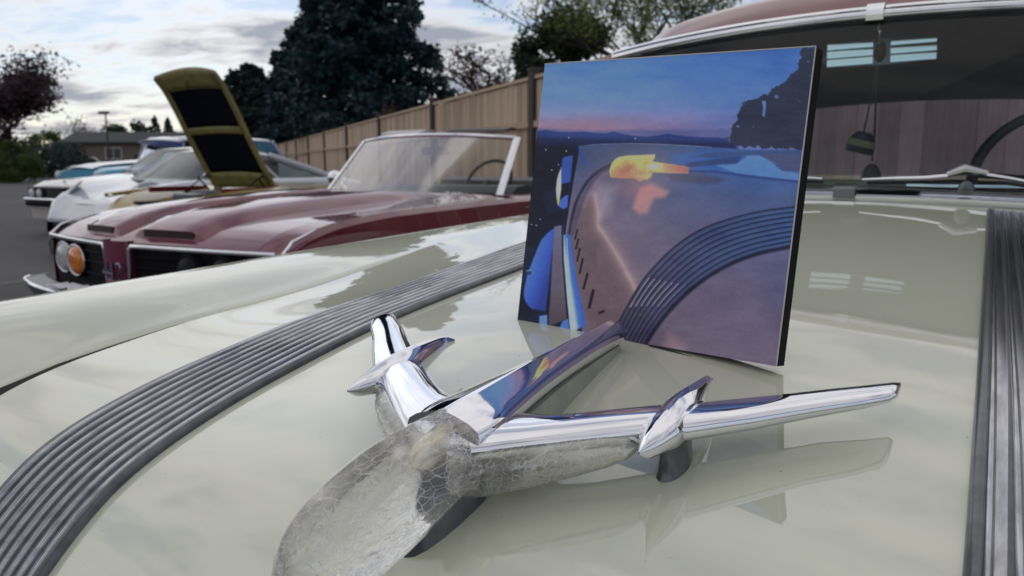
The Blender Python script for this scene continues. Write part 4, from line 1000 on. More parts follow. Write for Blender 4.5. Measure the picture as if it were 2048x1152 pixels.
# bumper
bp_ = MB(); rows = []
for x in lin(-.92, .92, 33):
    yb = -.17 + .20 * (abs(x) / .97) ** 2.2 + (.10 * max(0, (abs(x) - .85) / .12) ** 2)
    rows.append([Vector((x, yb + .10, .505)), Vector((x, yb + .01, .50)), Vector((x, yb, .485)), Vector((x, yb + .005, .46)), Vector((x, yb + .06, .36)), Vector((x, yb + .12, .34))])
bp_.loft(rows, closed=False); make('front_bumper', bp_.v, bp_.f, 'navy_chrome', mcar, angle=40)
be = MB(); be.tube([Vector((x, -.175 + .20 * (abs(x) / .97) ** 2.2 + (.10 * max(0, (abs(x) - .85) / .12) ** 2), .497)) for x in lin(-.92, .92, 33)], .009, 8); make('bumper_edge', be.v, be.f, 'chrome', mcar)
vl = MB(); vl.grid(lambda x, z: Vector((x, .10 + vsh(x, 0) * .6, z)), lin(-.9, .9, 9), [.25, .46]); make('valance', vl.v, vl.f, 'matte_black', mcar)
# chrome edges of the hood and front fenders
for sgn in (-1, 1):
    fe_ = MB(); pts = [Vector((sgn * .955, .17 + .01, .60)), Vector((sgn * .948, .17, .66)), Vector((sgn * .935, .175, .715)), Vector((sgn * .932, .23, .765)), Vector((sgn * .938, .36, .81))]
    fe_.tube(pts, [.006, .009, .009, .007, .003], 8); make('fender_trim', fe_.v, fe_.f, 'chrome', mcar)
# rear part of the body
for sgn in (-1, 1):
    rs_ = resample([(2.05, [(.74, .905), (.86, .900), (.915, .888), (.948, .864), (.972, .72), (.962, .45), (.93, .28)]), (3.2, [(.76, .90), (.86, .898), (.925, .888), (.955, .864), (.978, .72), (.965, .45), (.93, .28)]),
                   (4.2, [(.70, .90), (.84, .905), (.91, .90), (.945, .87), (.968, .72), (.955, .45), (.92, .28)]), (5.05, [(.66, .82), (.80, .82), (.86, .81), (.89, .78), (.90, .68), (.89, .45), (.86, .34)])], 16)
    b = MB(); b.loft([[Vector((sgn * x, y, z)) for x, z in sec] for y, sec in rs_], closed=False); make('body_side', b.v, b.f, 'maroon_paint', mcar, angle=32)
    dl = MB(); dl.box((sgn * .972, 2.22, .62), (.006, .006, .46)); make('door_gap', dl.v, dl.f, 'black_gap', mcar, smooth=False)
dk_ = MB(); dk_.grid(lambda y, a: Vector((a * .72, y, .905 + .01 * (1 - a * a) - .09 * max(0, (y - 4.2) / .85) ** 2)), lin(3.75, 5.06, 7), lin(-1, 1, 7)); make('rear_deck', dk_.v, dk_.f, 'maroon_paint', mcar)
tp_ = MB(); tp_.grid(lambda a, z: Vector((a, 5.05, z)), lin(-.86, .86, 5), [.34, .82]); make('tail_panel', tp_.v, tp_.f, 'maroon_paint', mcar)
tn = MB(); tn.loft([[Vector((x, y, z)) for y, z in ((3.42, .90), (3.45, .96), (3.6, .985), (3.78, .95), (3.84, .90))] for x in lin(-.74, .74, 9)], closed=False); make('folded_top', tn.v, tn.f, 'black_vinyl', mcar)
# windshield
def mg(d, t):
    b = Vector((d * 1.03, 1.87 + .22 * (abs(d) / .74) ** 2.4, .918 - .03 * (d / .74) ** 2)); tpt = Vector((d * .93, 2.28 + .14 * (abs(d) / .74) ** 2.2, 1.285 - .03 * (d / .74) ** 2)); return b.lerp(tpt, t)
wg = MB(); wg.grid(mg, lin(-.74, .74, 25), lin(0, 1, 5)); make('windshield', wg.v, wg.f, 'clear_glass', mcar, angle=80)
hdr = MB(); hdr.tube([mg(d, 1.02) + Vector((0, .01, .005)) for d in lin(-.74, .74, 25)], .014, 8); wf = make('windshield_frame', hdr.v, hdr.f, 'chrome', mcar)
lowm = MB(); lowm.tube([mg(d, -.02) + Vector((0, -.012, -.006)) for d in lin(-.76, .76, 25)], .016, 8, flat=.7); make('cowl_molding', lowm.v, lowm.f, 'chrome', mcar)
for sgn in (-1, 1):
    pl = MB(); pl.loft([[mg(sgn * .74, t) + Vector((sgn * a, b_, 0)) for a, b_ in ((-.010, -.012), (.014, -.010), (.024, .022), (.0, .026))] for t in lin(-.06, 1.06, 7)]); make('windshield_post', pl.v, pl.f, 'chrome', wf, angle=40)
    vs_ = MB(); vs_.loft([[Vector((sgn * x, 2.40 + .09 * (x / .6) ** 2, 1.315)) + Vector((0, q[0], q[1])) for q in ((0, 0), (.01, .012), (.09, .032), (.17, .030), (.17, .018), (.09, .018))] for x in lin(.12, .56, 7)]); make('sun_visor', vs_.v, vs_.f, 'white_trim' if sgn < 0 else 'black_vinyl', wf)
    qg = MB(); qg.grid(lambda y, z: Vector((sgn * (.90 - .12 * (z - .9) / .34), y + (1.24 - z) * -.25, z)), [2.45, 2.75, 2.85], [.895, 1.24]); make('vent_window', qg.v, qg.f, 'clear_glass', mcar)
    mrr = MB(); mrr.dome((sgn * 1.00, 2.42, .99), .055, (0, -1, .1), 18, .06, rx=.07); mrr.tube([(sgn * .93, 2.46, .90), (sgn * .985, 2.44, .96)], .012, 8); make('door_mirror', mrr.v, mrr.f, 'chrome', mcar)
rm_ = MB(); rm_.loft([[Vector((x, 2.42 + q, 1.185 + z)) for x, z in ((-.11, -.025), (.11, -.025), (.125, 0), (.11, .03), (-.11, .03), (-.125, 0))] for q in (0, .02)]); rm_.tube([(.03, 2.43, 1.20), (.03, 2.40, 1.285)], .007, 6); make('mirror', rm_.v, rm_.f, 'dull_metal', mcar)
dsh = MB(); dsh.loft([[Vector((x, 2.16 + q[0] + .14 * (abs(x) / .74) ** 2.4, q[1])) for q in ((0, .905), (.06, .945), (.18, .955), (.28, .93), (.30, .86), (.10, .84))] for x in lin(-.74, .74, 13)]); make('dashboard', dsh.v, dsh.f, 'dash_grey', mcar, angle=60)
swc = Vector((.36, 2.58, .965)); ti = R(58)
sw_ = MB(); sw_.tube([swc + Vector((.185 * math.cos(a), .185 * math.sin(a) * math.cos(ti), .185 * math.sin(a) * math.sin(ti))) for a in lin(0, 2 * math.pi, 33)], .013, 8); so_ = make('steering_wheel', sw_.v, sw_.f, 'black_vinyl', mcar)
s2 = MB(); s2.tube([swc + Vector((-.18, 0, 0)), swc, swc + Vector((.18, 0, 0))], .010, 6); s2.tube([swc, Vector((.36, 2.40, .86))], .025, 8); make('steering_column', s2.v, s2.f, 'black_vinyl', so_)
for sx in (-.36, .36):
    sb_ = MB(); sb_.loft([[Vector((sx + x, y, z)) for y, z in ((2.98, .35), (3.05, .86), (3.10, .90), (3.20, .90), (3.22, .35))] for x in (-.26, -.22, .22, .26)]); make('seat_back', sb_.v, sb_.f, 'black_vinyl', mcar, bevel=.03)
rsb = MB(); rsb.box((0, 3.36, .66), (1.36, .16, .46)); make('rear_seat', rsb.v, rsb.f, 'black_vinyl', mcar, bevel=.03)
fl_ = MB(); fl_.box((0, 2.7, .28), (1.8, 4.4, .06)); make('floor_pan', fl_.v, fl_.f, 'matte_black', mcar, smooth=False)
for sgn in (-1, 1):
    for yw in (.92, 3.78): wheel(mcar, Vector((0, 0, 0)), sgn * .83, yw, .33, .2, sgn=sgn)
# white rag on the bumper
rg_ = MB(); rnd = random.Random(4)
rg_.grid(lambda a, b: Vector((mcx - .20 + a * .16 + .01 * math.sin(b * 9), mcy - .115 + b * .05 + .012 * math.sin(a * 11), .512 + .022 * math.sin(a * 8 + b * 3) ** 2 + .010 * math.cos(a * 17) * (1 - abs(b)))), lin(-1, 1, 15), lin(-1, 1, 7))
rag = make('cleaning_rag', rg_.v, rg_.f, 'white_rag', sub=1, solid=.004)
tag(rag, 'crumpled white rag lying on the bumper of the maroon convertible', 'rag')

# ------------------------------------------------------------------ builder for the other cars of the row
def simple_car(name, label, org, st, paint, roof_paint, gh, group, trim='trim_metal', wheels=(.8, 3.3, .31), glass_m='smoke_glass', roof_name='roof', hw_wheel=None, n=30, ang=40, topname='body'):
    """st: stations (y, z centre, z shoulder, half width); gh: windshield base y, roof front y, roof rear y, rear base y, base z, roof z, base half width, roof half width, z of rear base"""
    root = empty(name, org)
    tag(root, label, 'car', group)
    S = []
    for y, zc_, zs_, hw in st:
        S.append((y, [(0, zc_), (.35 * hw, zc_ - .02 * (zc_ - zs_)), (.62 * hw, zc_ * .62 + zs_ * .38), (.82 * hw, zs_ + .012), (.93 * hw, zs_), (.985 * hw, zs_ - .05), (1.0 * hw, zs_ - .16), (.995 * hw, .42), (.94 * hw, .25)]))
    rs2 = resample(S, n)
    b = MB(); b.loft([[Vector((x, y, z)) for x, z in [(-a, c) for a, c in sec[:0:-1]] + sec] for y, sec in rs2], closed=False)
    body = make(topname, b.v, b.f, paint, root, angle=ang)
    for k in (0, -1):
        y, sec = rs2[k]; e = MB(); e.add([(-a, y, c) for a, c in sec[:0:-1]] + [(a, y, c) for a, c in sec], [tuple(range(2 * len(sec) - 1))]); make('end_panel', e.v, e.f, paint, root, smooth=False)
    if gh:
        wb, wt_, rt, rb2, zb, zt, hb_, ht, zrb = gh
        def bl_(y): return zb + (zrb - zb) * (y - wb) / (rb2 - wb)
        def roofp(a, t):
            y = wt_ + (rt - wt_) * t; e = max(0, (abs(a) - .75) / .25)
            return Vector((a * ht * (1 - .05 * (2 * t - 1) ** 2), y, zt + .05 * math.sin(math.pi * (t * .9 + .05)) * (1 - .4 * a * a) - .05 * e * e))
        r_ = MB(); r_.grid(roofp, lin(-1, 1, 17), lin(0, 1, 11)); ro = make(roof_name, r_.v, r_.f, roof_paint, root, angle=60)
        g_ = MB(); g_.grid(lambda a, t: Vector((a * hb_, wb + .16 * a * a, zb - .01)).lerp(roofp(a * .97, 0), t) , lin(-1, 1, 11), lin(0, 1, 4)); make('windshield', g_.v, g_.f, glass_m, root, angle=80)
        g_ = MB(); g_.grid(lambda a, t: Vector((a * hb_ * .96, rb2 - .12 * a * a, zrb - .01)).lerp(roofp(a * .97, 1), t), lin(-1, 1, 11), lin(0, 1, 4)); make('rear_window', g_.v, g_.f, glass_m, root, angle=80)
        for sgn in (-1, 1):
            g_ = MB(); g_.grid(lambda k, t: Vector((sgn * hb_, wb + .16 + (rb2 - .12 - wb - .16) * k, bl_(wb + (rb2 - wb) * k) - .02)).lerp(roofp(sgn, k) - Vector((0, 0, .005)), t), lin(0, 1, 9), lin(0, 1, 4)); make('side_window', g_.v, g_.f, glass_m, root, angle=80)
            for k, nm in ((0, 'windshield_post'), (.52, 'door_post'), (1, 'rear_post')):
                p0 = Vector((sgn * hb_, wb + .16 + (rb2 - .12 - wb - .16) * k, bl_(wb + (rb2 - wb) * k) - .02)); p1 = roofp(sgn, k)
                q = MB(); q.tube([p0, p0.lerp(p1, .5) + Vector((sgn * .01, 0, .01)), p1], .022 if k < .9 else .05, 8); make(nm, q.v, q.f, roof_paint, ro)
            q = MB(); q.tube([roofp(sgn, t) + Vector((sgn * .006, 0, -.004)) for t in lin(0, 1, 9)], .010, 6); make('drip_rail', q.v, q.f, trim, ro)
            q = MB(); q.tube([Vector((sgn * (hb_ + .02), y, bl_(y) - .005)) for y in lin(wb + .2, rb2 - .1, 9)], .010, 6); make('belt_trim', q.v, q.f, trim, root)
        sd = MB()
        for yy, hh in ((wt_ + .75, .1), (wt_ + 1.55, .08)):
            if yy < rt + .1: sd.box((0, yy, zb - .05 + hh / 2), (hb_ * 1.7, .16, .5))
        make('seats', sd.v, sd.f, 'black_vinyl', root, bevel=.03)
        sw3 = MB(); sw3.tube([Vector((hb_ * .5 + .17 * math.cos(a), wt_ + .28 + .17 * math.sin(a) * .5, zb + .02 + .17 * math.sin(a) * .85)) for a in lin(0, 2 * math.pi, 21)], .013, 6); make('steering_wheel', sw3.v, sw3.f, 'black_vinyl', root)
    hw_w = hw_wheel or st[len(st) // 2][3] - .12
    for sgn in (-1, 1):
        for yw in wheels[:2]: wheel(root, Vector((0, 0, 0)), sgn * hw_w, yw, wheels[2], .2, 'trim_metal', sgn=sgn)
    return root, body
GR = 'cars parked in the angled row'
# --- small mustard car with its bonnet raised
yo = (-6.22, 3.25, 0)
ycar, yb_ = simple_car('sports_car', 'small mustard car with its hood raised, beside the maroon convertible', yo,
    [(0.62, .56, .54, .62), (.66, .66, .65, .66), (.78, .70, .76, .72), (1.0, .72, .83, .76), (1.3, .74, .855, .765), (1.75, .86, .875, .77), (2.6, .88, .88, .77), (3.3, .86, .86, .74), (3.85, .72, .70, .66)], 'mustard_paint', 'mustard_paint', None, GR, wheels=(1.15, 3.0, .28))
eb_ = MB(); eb_.box((0, 1.25, .735), (1.0, .8, .05)); make('engine_bay', eb_.v, eb_.f, 'matte_black', ycar, bevel=.02)
for sgn in (-1, 1):
    ap_ = MB(); ap_.box((sgn * .52, 1.36, .86), (.035, .62, .05)); make('inner_apron', ap_.v, ap_.f, 'engine_red', ycar, bevel=.008)
    fs = MB(); fs.tube([Vector((sgn * .70, y, .80 + .06 * math.sin(min(1, (y - .60) / .8) * math.pi / 2))) for y in lin(.74, 1.7, 13)], .035, 8, flat=.6); make('fender_ridge', fs.v, fs.f, 'mustard_paint', ycar)
    ll_ = MB(); ll_.dome((sgn * .52, .63, .60), .085, (0, -1, .1), 20, .04); make('headlight', ll_.v, ll_.f, 'lamp_white', ycar)
    cb = MB(); cb.dome((sgn * .66, .76, .80), .022, (0, -.3, 1), 10, .03); make('marker_lamp', cb.v, cb.f, 'chrome', ycar)
en = MB(); en.box((0, 1.3, .80), (.34, .5, .06)); en.tube([(-.18, 1.25, .83), (.0, 1.3, .84), (.2, 1.4, .83)], .022, 8); make('engine', en.v, en.f, 'dull_metal', ycar, bevel=.015)
# the raised bonnet: ribbed frame, two dark pads
HL = [(0, 1.72, .865), (.10, 1.655, .96), (.30, 1.54, 1.16), (.50, 1.43, 1.36), (.68, 1.335, 1.55), (.82, 1.252, 1.70), (.92, 1.185, 1.80), (1.0, 1.115, 1.875)]
fyH, fzH = interp([q[0] for q in HL], [q[1] for q in HL]), interp([q[0] for q in HL], [q[2] for q in HL])
def bon(a, t, off=0.0):
    w_ = .455 - .015 * t
    ty, tz = fyH(t + .01) - fyH(t - .01), fzH(t + .01) - fzH(t - .01); L_ = math.hypot(ty, tz)
    ny, nz = -tz / L_, ty / L_                      # underside normal (towards the nose)
    crown = -.040 * (1 - a * a)                 # outer skin bulges away to the rear
    tip = .03 * (1 - a * a) * max(0, (t - .85) / .15)
    o_ = off + crown
    return Vector((a * w_, fyH(t) + ny * o_, fzH(t) + nz * o_ + tip))
bo = MB(); bo.grid(lambda t, a: bon(a, t, -.012), lin(0, 1, 21), lin(-1, 1, 15)); bonnet = make('raised_hood', bo.v, bo.f, 'mustard_paint', ycar, solid=.004, angle=70)
def frame_patch(t0, t1, a0, a1, off, name, m_):
    f_ = MB(); f_.loft([[bon(a, t, off) for a, t in ((a0, t0 + (t1 - t0) * k), (a1, t0 + (t1 - t0) * k))] + [bon(a1, t0 + (t1 - t0) * k, -.008), bon(a0, t0 + (t1 - t0) * k, -.008)] for k in lin(0, 1, 11)]); return make(name, f_.v, f_.f, m_, bonnet, angle=40)
frame_patch(0, .99, -1, -.85, .010, 'hood_frame', 'hood_underside'); frame_patch(0, .99, .85, 1, .010, 'hood_frame', 'hood_underside')
def cross(t0, t1, nm, off=.018):
    f_ = MB(); f_.grid(lambda a, t: bon(a, t, off), lin(-.86, .86, 11), lin(t0, t1, 4)); make(nm, f_.v, f_.f, 'hood_underside', bonnet, solid=.012)
cross(.0, .15, 'hood_frame'); cross(.505, .565, 'hood_frame'); cross(.865, .995, 'hood_frame', .012)
for t0, t1 in ((.15, .51), (.56, .875)):
    f_ = MB(); f_.grid(lambda a, t: bon(a, t, .004 + .004 * math.sin(a * 3)), lin(-.86, .86, 11), lin(t0, t1, 9)); make('insulation_pad', f_.v, f_.f, 'insulation', bonnet, solid=.006)
for sgn in (-1, 1):
    hg = MB(); hg.tube([(sgn * .42, 1.62, .85), (sgn * .44, 1.52, .97), bon(sgn * .86, .13, .03)], .010, 6); hg.tube([(sgn * .42, 1.35, .84), bon(sgn * .9, .15, .03)], .006, 6); make('hood_hinge', hg.v, hg.f, 'matte_black', ycar)
lt = MB(); lt.tube([bon(-.1, .93, .03), bon(-.18, .895, .05), bon(-.30, .88, .03)], .008, 6); make('hood_latch', lt.v, lt.f, 'dull_metal', bonnet)
# --- silver-white coupe with oval lamps
po_ = (-9.05, 4.80, 0)
pcar, pb_ = simple_car('coupe_car', 'silver white rear-sloping coupe with oval lamps behind the raised hood', po_,
    [(0.0, .46, .45, .60), (.06, .56, .55, .70), (.20, .645, .690, .78), (.45, .72, .800, .83), (.75, .79, .852, .86), (1.05, .86, .885, .875), (1.5, .91, .90, .88), (2.2, .90, .90, .885), (3.0, .90, .90, .895), (3.6, .84, .88, .89), (4.05, .70, .78, .85), (4.3, .55, .55, .76)],
    'silver_white', 'silver_white', (1.02, 1.70, 2.45, 3.75, .90, 1.25, .72, .54, .86), GR, wheels=(.9, 3.3, .32), glass_m='haze_glass')
for sgn in (-1, 1):
    lm_ = MB(); c0 = Vector((sgn * .665, .40, .785)); ax = Vector((sgn * .25, -.62, .72))
    lm_.dome(c0, .17, ax, 24, .035, rx=.095, up=(0, 1, 0)); lo_ = make('headlight', lm_.v, lm_.f, 'smoke_lens', pcar)
    lm_ = MB(); lm_.dome(c0 + ax * .012, .055, ax, 16, .03, rx=.05); make('lamp_reflector', lm_.v, lm_.f, 'lamp_white', lo_)
    wm = MB(); wm.dome((sgn * .93, 1.42, .98), .06, (0, -1, 0), 14, .07, rx=.08); wm.tube([(sgn * .84, 1.45, .92), (sgn * .9, 1.43, .97)], .015, 6); make('door_mirror', wm.v, wm.f, 'silver_white', pcar)
hdc = MB(); hdc.tube([Vector((a * .60, .155 + .20 * abs(a) ** 3, .628 - .01 * abs(a))) for a in lin(-1, 1, 15)], .005, 5); make('hood_seam', hdc.v, hdc.f, 'black_gap', pcar)
ai = MB(); ai.box((0, .012, .36), (.9, .05, .10)); make('air_intake', ai.v, ai.f, 'matte_black', pcar, bevel=.02)
tf = MB(); tf.dome((-.88, 1.18, .80), .03, (-1, 0, 0), 12, .01); make('filler_cap', tf.v, tf.f, 'matte_black', pcar)
# --- ivory saloon with four round lamps
jo = (-12.15, 6.25, 0)
jcar, jb_ = simple_car('saloon_car', 'ivory saloon with four round headlights and black grille, next to the coupe', jo,
    [(0.0, .76, .735, .84), (.06, .80, .785, .86), (.35, .86, .835, .875), (.8, .90, .865, .88), (1.35, .945, .90, .885), (2.4, .95, .91, .885), (3.4, .93, .90, .87), (4.3, .88, .86, .85), (4.75, .80, .78, .80)],
    'ivory_paint', 'ivory_paint', (1.36, 2.00, 3.05, 3.75, .95, 1.34, .74, .60, .94), GR, wheels=(.85, 3.6, .33), glass_m='sky_glass')
jg = MB(); jg.grid(lambda x, z: Vector((x, -.012, z)), lin(-.84, .84, 9), [.50, .735]); make('grille', jg.v, jg.f, 'matte_black', jcar)
gs_ = MB(); gs_.loft([[Vector((x, -.05, z)), Vector((x, -.014, z))] for x, z in ((-.25, .50), (-.27, .74), (.27, .74), (.25, .50))], closed=False); make('grille_surround', gs_.v, gs_.f, 'chrome', jcar, smooth=False)
for x in lin(-.21, .21, 9):
    q = MB(); q.box((x, -.03, .62), (.010, .03, .22)); make('grille_slat', q.v, q.f, 'dull_metal', jcar, smooth=False)
for sgn in (-1, 1):
    for lx, rr_ in ((.70, .078), (.48, .070)):
        q = MB(); q.disc((sgn * lx, -.010, .635), rr_ + .014, (0, -1, 0), 22, .025); bz_ = make('headlight_ring', q.v, q.f, 'dull_metal', jcar)
        q = MB(); q.dome((sgn * lx, -.034, .635), rr_, (0, -1, 0), 22, .02); make('headlight', q.v, q.f, 'lamp_white', bz_)
q = MB(); q.loft([[Vector((x, -.16 + .14 * (abs(x) / .88) ** 4, z)) for x in lin(-.88, .88, 17)] for z in (.455, .56)], closed=False); make('front_bumper', q.v, q.f, 'matte_black', jcar, solid=.05)
q = MB(); q.tube([Vector((x, -.19 + .14 * (abs(x) / .88) ** 4, .565)) for x in lin(-.88, .88, 17)], .018, 8); make('bumper_rail', q.v, q.f, 'chrome', jcar)
q = MB(); q.dome((0, .12, .815), .02, (0, -.2, 1), 8, .05); make('hood_mascot', q.v, q.f, 'chrome', jcar)
q = MB(); q.tube([(-.5, 1.36, .965), (-.2, 1.30, .975), (.2, 1.32, .98)], .010, 6); make('wiper', q.v, q.f, 'black_rubber', jcar)
# --- blue and white fifties wagon with a visor
bo_ = (-15.45, 8.35, 0)
bcar, bb2 = simple_car('wagon_car', 'turquoise and white fifties wagon with cobalt windshield visor', bo_,
    [(0.0, .98, .90, .82), (.08, 1.03, .95, .86), (.45, 1.08, .99, .90), (1.0, 1.12, 1.02, .92), (1.6, 1.16, 1.05, .93), (2.6, 1.12, 1.06, .93), (3.8, 1.10, 1.05, .92), (4.7, 1.08, 1.02, .88), (5.0, .95, .90, .82)],
    'turquoise_paint', 'pale_blue_paint', (1.62, 1.95, 4.3, 4.75, 1.12, 1.66, .80, .70, 1.08), GR, wheels=(.85, 3.9, .36), glass_m='sky_glass')
hc_ = MB(); hc_.grid(lambda a, y: Vector((a * .50, y, float(np.interp(y, [.0, .08, .45, 1.0, 1.6], [.985, 1.036, 1.086, 1.126, 1.166])) + .03 * (1 - a * a))), lin(-1, 1, 9), lin(.02, 1.58, 9)); make('hood_top', hc_.v, hc_.f, 'pale_blue_paint', bcar)
vz = MB(); vz.grid(lambda a, t: Vector((a * .74, 1.93 - .30 * t + .16 * a * a, 1.665 - .07 * t - .05 * a * a)), lin(-1, 1, 13), lin(0, 1, 4)); vzo = make('windshield_visor', vz.v, vz.f, 'pale_blue_paint', bcar, solid=.012)
vz = MB(); vz.grid(lambda a, t: Vector((a * .72, 1.70 + .16 * a * a, 1.60 - .10 * t - .05 * a * a)), lin(-1, 1, 13), lin(0, 1, 3)); make('visor_band', vz.v, vz.f, 'cobalt', vzo)
for sgn in (-1, 1):
    vz = MB(); vz.grid(lambda y, z: Vector((sgn * .80, y, z + .02 * math.sin((y - 2.0) * 2))), lin(2.05, 3.6, 7), [1.52, 1.60]); make('side_valance', vz.v, vz.f, 'cobalt', bcar)
    q = MB(); q.dome((sgn * .70, .02, .86), .10, (0, -1, 0), 20, .06); make('headlight', q.v, q.f, 'lamp_white', bcar)
q = MB(); q.tube([Vector((x, -.10 + .1 * (abs(x) / .9) ** 3, .58)) for x in lin(-.9, .9, 13)], .06, 8); make('front_bumper', q.v, q.f, 'chrome', bcar)
# --- dark estate far off by the hedge
so2 = (-69.5, 34.8, 0)
scar, sb2 = simple_car('estate_car', 'dark navy estate car with pale roof rails parked by the hedge', so2,
    [(0.0, .85, .82, .80), (.1, .92, .88, .86), (.6, .98, .94, .90), (1.2, 1.02, .98, .92), (3.0, 1.02, 1.0, .92), (4.4, 1.02, .98, .90), (4.6, .9, .88, .84)],
    'navy_paint', 'white_trim', (1.2, 1.75, 4.0, 4.5, 1.02, 1.62, .80, .66, 1.02), None, wheels=(.9, 3.6, .35), glass_m='smoke_glass')
scar.rotation_euler[2] = R(-35)
# ------------------------------------------------------------------ fence
FD = Vector((-.80619, .59166, 0)); FP0 = Vector((-5.84, 9.82, 0)); FL = 5.4; FTOP = 2.36
fence = empty('wooden_fence', FP0)
tag(fence, 'tall tan board fence with dark posts running behind the parked cars', 'fence')
frot = Matrix.Rotation(math.atan2(FD.y, FD.x), 4, 'Z')
rnd = random.Random(11)
def box_mesh(name, d, m_, bev=0.0):
    b = MB(); b.box((0, 0, 0), d); o = b.build(name, m_, smooth=False); me_ = o.data; bpy.data.objects.remove(o); return me_
def put(name, me_, parent, loc, rot=None, sc_=None):
    o = bpy.data.objects.new(name, me_); COL.objects.link(o); o.parent = parent; o.location = loc
    if rot is not None: o.rotation_euler = rot
    if sc_ is not None: o.scale = sc_
    return o
angf = math.atan2(FD.y, FD.x)
FN = Vector((FD.y, -FD.x, 0))                         # normal
if FN.y > 0: FN = -FN                                 # towards the parking
post_me = box_mesh('post', (.17, .15, FTOP + .06), 'post_wood')
cap_me = box_mesh('post_cap', (.20, .18, .035), 'post_wood')
NB = 27
bw = (FL - .17) / NB
board_mes = [box_mesh('board', (bw - .004, .022, FTOP - .16), k) for k in ('fence_wood', 'fence_wood_pale', 'fence_wood_dark')]
rail_me = box_mesh('rail', (FL - .17, .05, .09), 'fence_wood'); top_me = box_mesh('top_rail', (FL - .17, .09, .045), 'fence_wood_pale'); kick_me = box_mesh('kick_board', (FL - .17, .04, .22), 'fence_wood_pale')
for n in range(-2, 13):
    p = FD * FL * n
    po2 = put('post', post_me, fence, p + Vector((0, 0, FTOP / 2 + .03)), (0, 0, angf))
    put('post_cap', cap_me, po2, Vector((0, 0, FTOP / 2 + .045)))
    if n == 12: break
    mid = p + FD * FL / 2
    put('top_rail', top_me, fence, mid + Vector((0, 0, FTOP - .04)), (0, 0, angf))
    put('rail', rail_me, fence, mid + FN * .037 + Vector((0, 0, 1.66)), (0, 0, angf))
    put('kick_board', kick_me, fence, mid + FN * .032 + Vector((0, 0, .14)), (0, 0, angf))
    if n <= 7:
        for k in range(NB):
            q = p + FD * (.085 + bw * (k + .5)) + FN * rnd.uniform(-.004, .004)
            put('board', rnd.choice(board_mes), fence, q + Vector((0, 0, (FTOP - .16) / 2 + .08 + rnd.uniform(-.008, .004))), (0, 0, angf + R(rnd.uniform(-.6, .6))))
    else:
        b = MB()
        for k in range(NB):
            q = p + FD * (.085 + bw * (k + .5)); b.box(q + Vector((0, 0, FTOP / 2)), (bw - .004, .022, FTOP - .16), frot.to_3x3())
        fo = make('far_boards', b.v, b.f, 'fence_wood', fence, smooth=False); fo['kind'] = 'stuff'

# ------------------------------------------------------------------ vegetation
def leaf_mesh(name, pts, size, m_, parent, seed, aspect=.55, droop=0.0, jitter=.5, loc=Vector((0, 0, 0))):
    pts = np.array(pts); base_ = np.array(parent.location) if parent is not None else np.zeros(3)
    wp = pts + base_; nd = .592 * wp[:, 0] + .806 * wp[:, 1]            # keep foliage off the fence
    if nd.mean() > 4.4: pts = pts[(nd > 4.75) | (wp[:, 2] > 2.55)]
    r_ = np.random.RandomState(seed); n = len(pts)
    d = r_.normal(size=(n, 3)); d[:, 2] = d[:, 2] * .6 - droop; d /= np.linalg.norm(d, axis=1)[:, None]
    e = r_.normal(size=(n, 3)); e -= (e * d).sum(1)[:, None] * d; e /= np.linalg.norm(e, axis=1)[:, None]
    s_ = size * (1 - jitter / 2 + jitter * r_.rand(n))[:, None]
    a = pts; v0 = a - d * s_ * .5; v1 = a + e * s_ * aspect * .5; v2 = a + d * s_ * .5; v3 = a - e * s_ * aspect * .5
    vv_ = np.stack([v0, v1, v2, v3], 1).reshape(-1, 3)
    me_ = bpy.data.meshes.new(name)
    me_.vertices.add(4 * n); me_.vertices.foreach_set('co', vv_.ravel())
    me_.loops.add(4 * n); me_.loops.foreach_set('vertex_index', np.arange(4 * n))
    me_.polygons.add(n); me_.polygons.foreach_set('loop_start', np.arange(0, 4 * n, 4)); me_.polygons.foreach_set('loop_total', np.full(n, 4))
    me_.update(); me_.materials.append(MATS[m_])
    o = bpy.data.objects.new(name, me_); COL.objects.link(o); o.parent = parent; o.location = loc
    return o
def conifer(name, label, loc, H, Rb, m_, n, seed, leaf=.34, z0=.06, group=None, power=.75, tiers=13):
    root = empty(name, loc); tag(root, label, 'tree', group)
    t = MB(); t.tube([(0, 0, 0), (0, 0, H * .5), (0, 0, H * .97)], [Rb * .07, Rb * .045, .03], 8)
    r_ = random.Random(seed)
    pts = []
    nb = tiers * 9
    per = n // nb
    for k in range(nb):
        zf = z0 + (1 - z0) * (k + r_.random()) / nb
        rad = Rb * (1 - zf) ** power * r_.uniform(.72, 1.12) * (1.0 if zf > .16 else .75 + zf * 1.5)
        a = k * 2.39996 + r_.uniform(-.3, .3); z = zf * H
        if rad > .5: t.tube([(0, 0, z), (rad * .5 * math.cos(a), rad * .5 * math.sin(a), z + .02 * rad), (rad * .9 * math.cos(a), rad * .9 * math.sin(a), z - .10 * rad)], [.05, .03, .012], 5)
        m2_ = int(per * (.35 + 1.3 * rad / Rb))
        for _ in range(m2_):
            f_ = r_.random() ** .55; wdt = .30 * rad * (1.05 - f_ * .65) + .12
            rr_ = rad * f_; dz = -.12 * rad * f_ * f_ + r_.gauss(0, .10 + .06 * rad * .3) - abs(r_.gauss(0, .12))
            s_ = r_.gauss(0, wdt * .55)
            pts.append((rr_ * math.cos(a) - s_ * math.sin(a), rr_ * math.sin(a) + s_ * math.cos(a), min(H, max(.1, z + dz))))
    make('trunk', t.v, t.f, 'bark', root)
    leaf_mesh('crown', pts, leaf, m_, root, seed, aspect=.5, droop=.35)
    return root
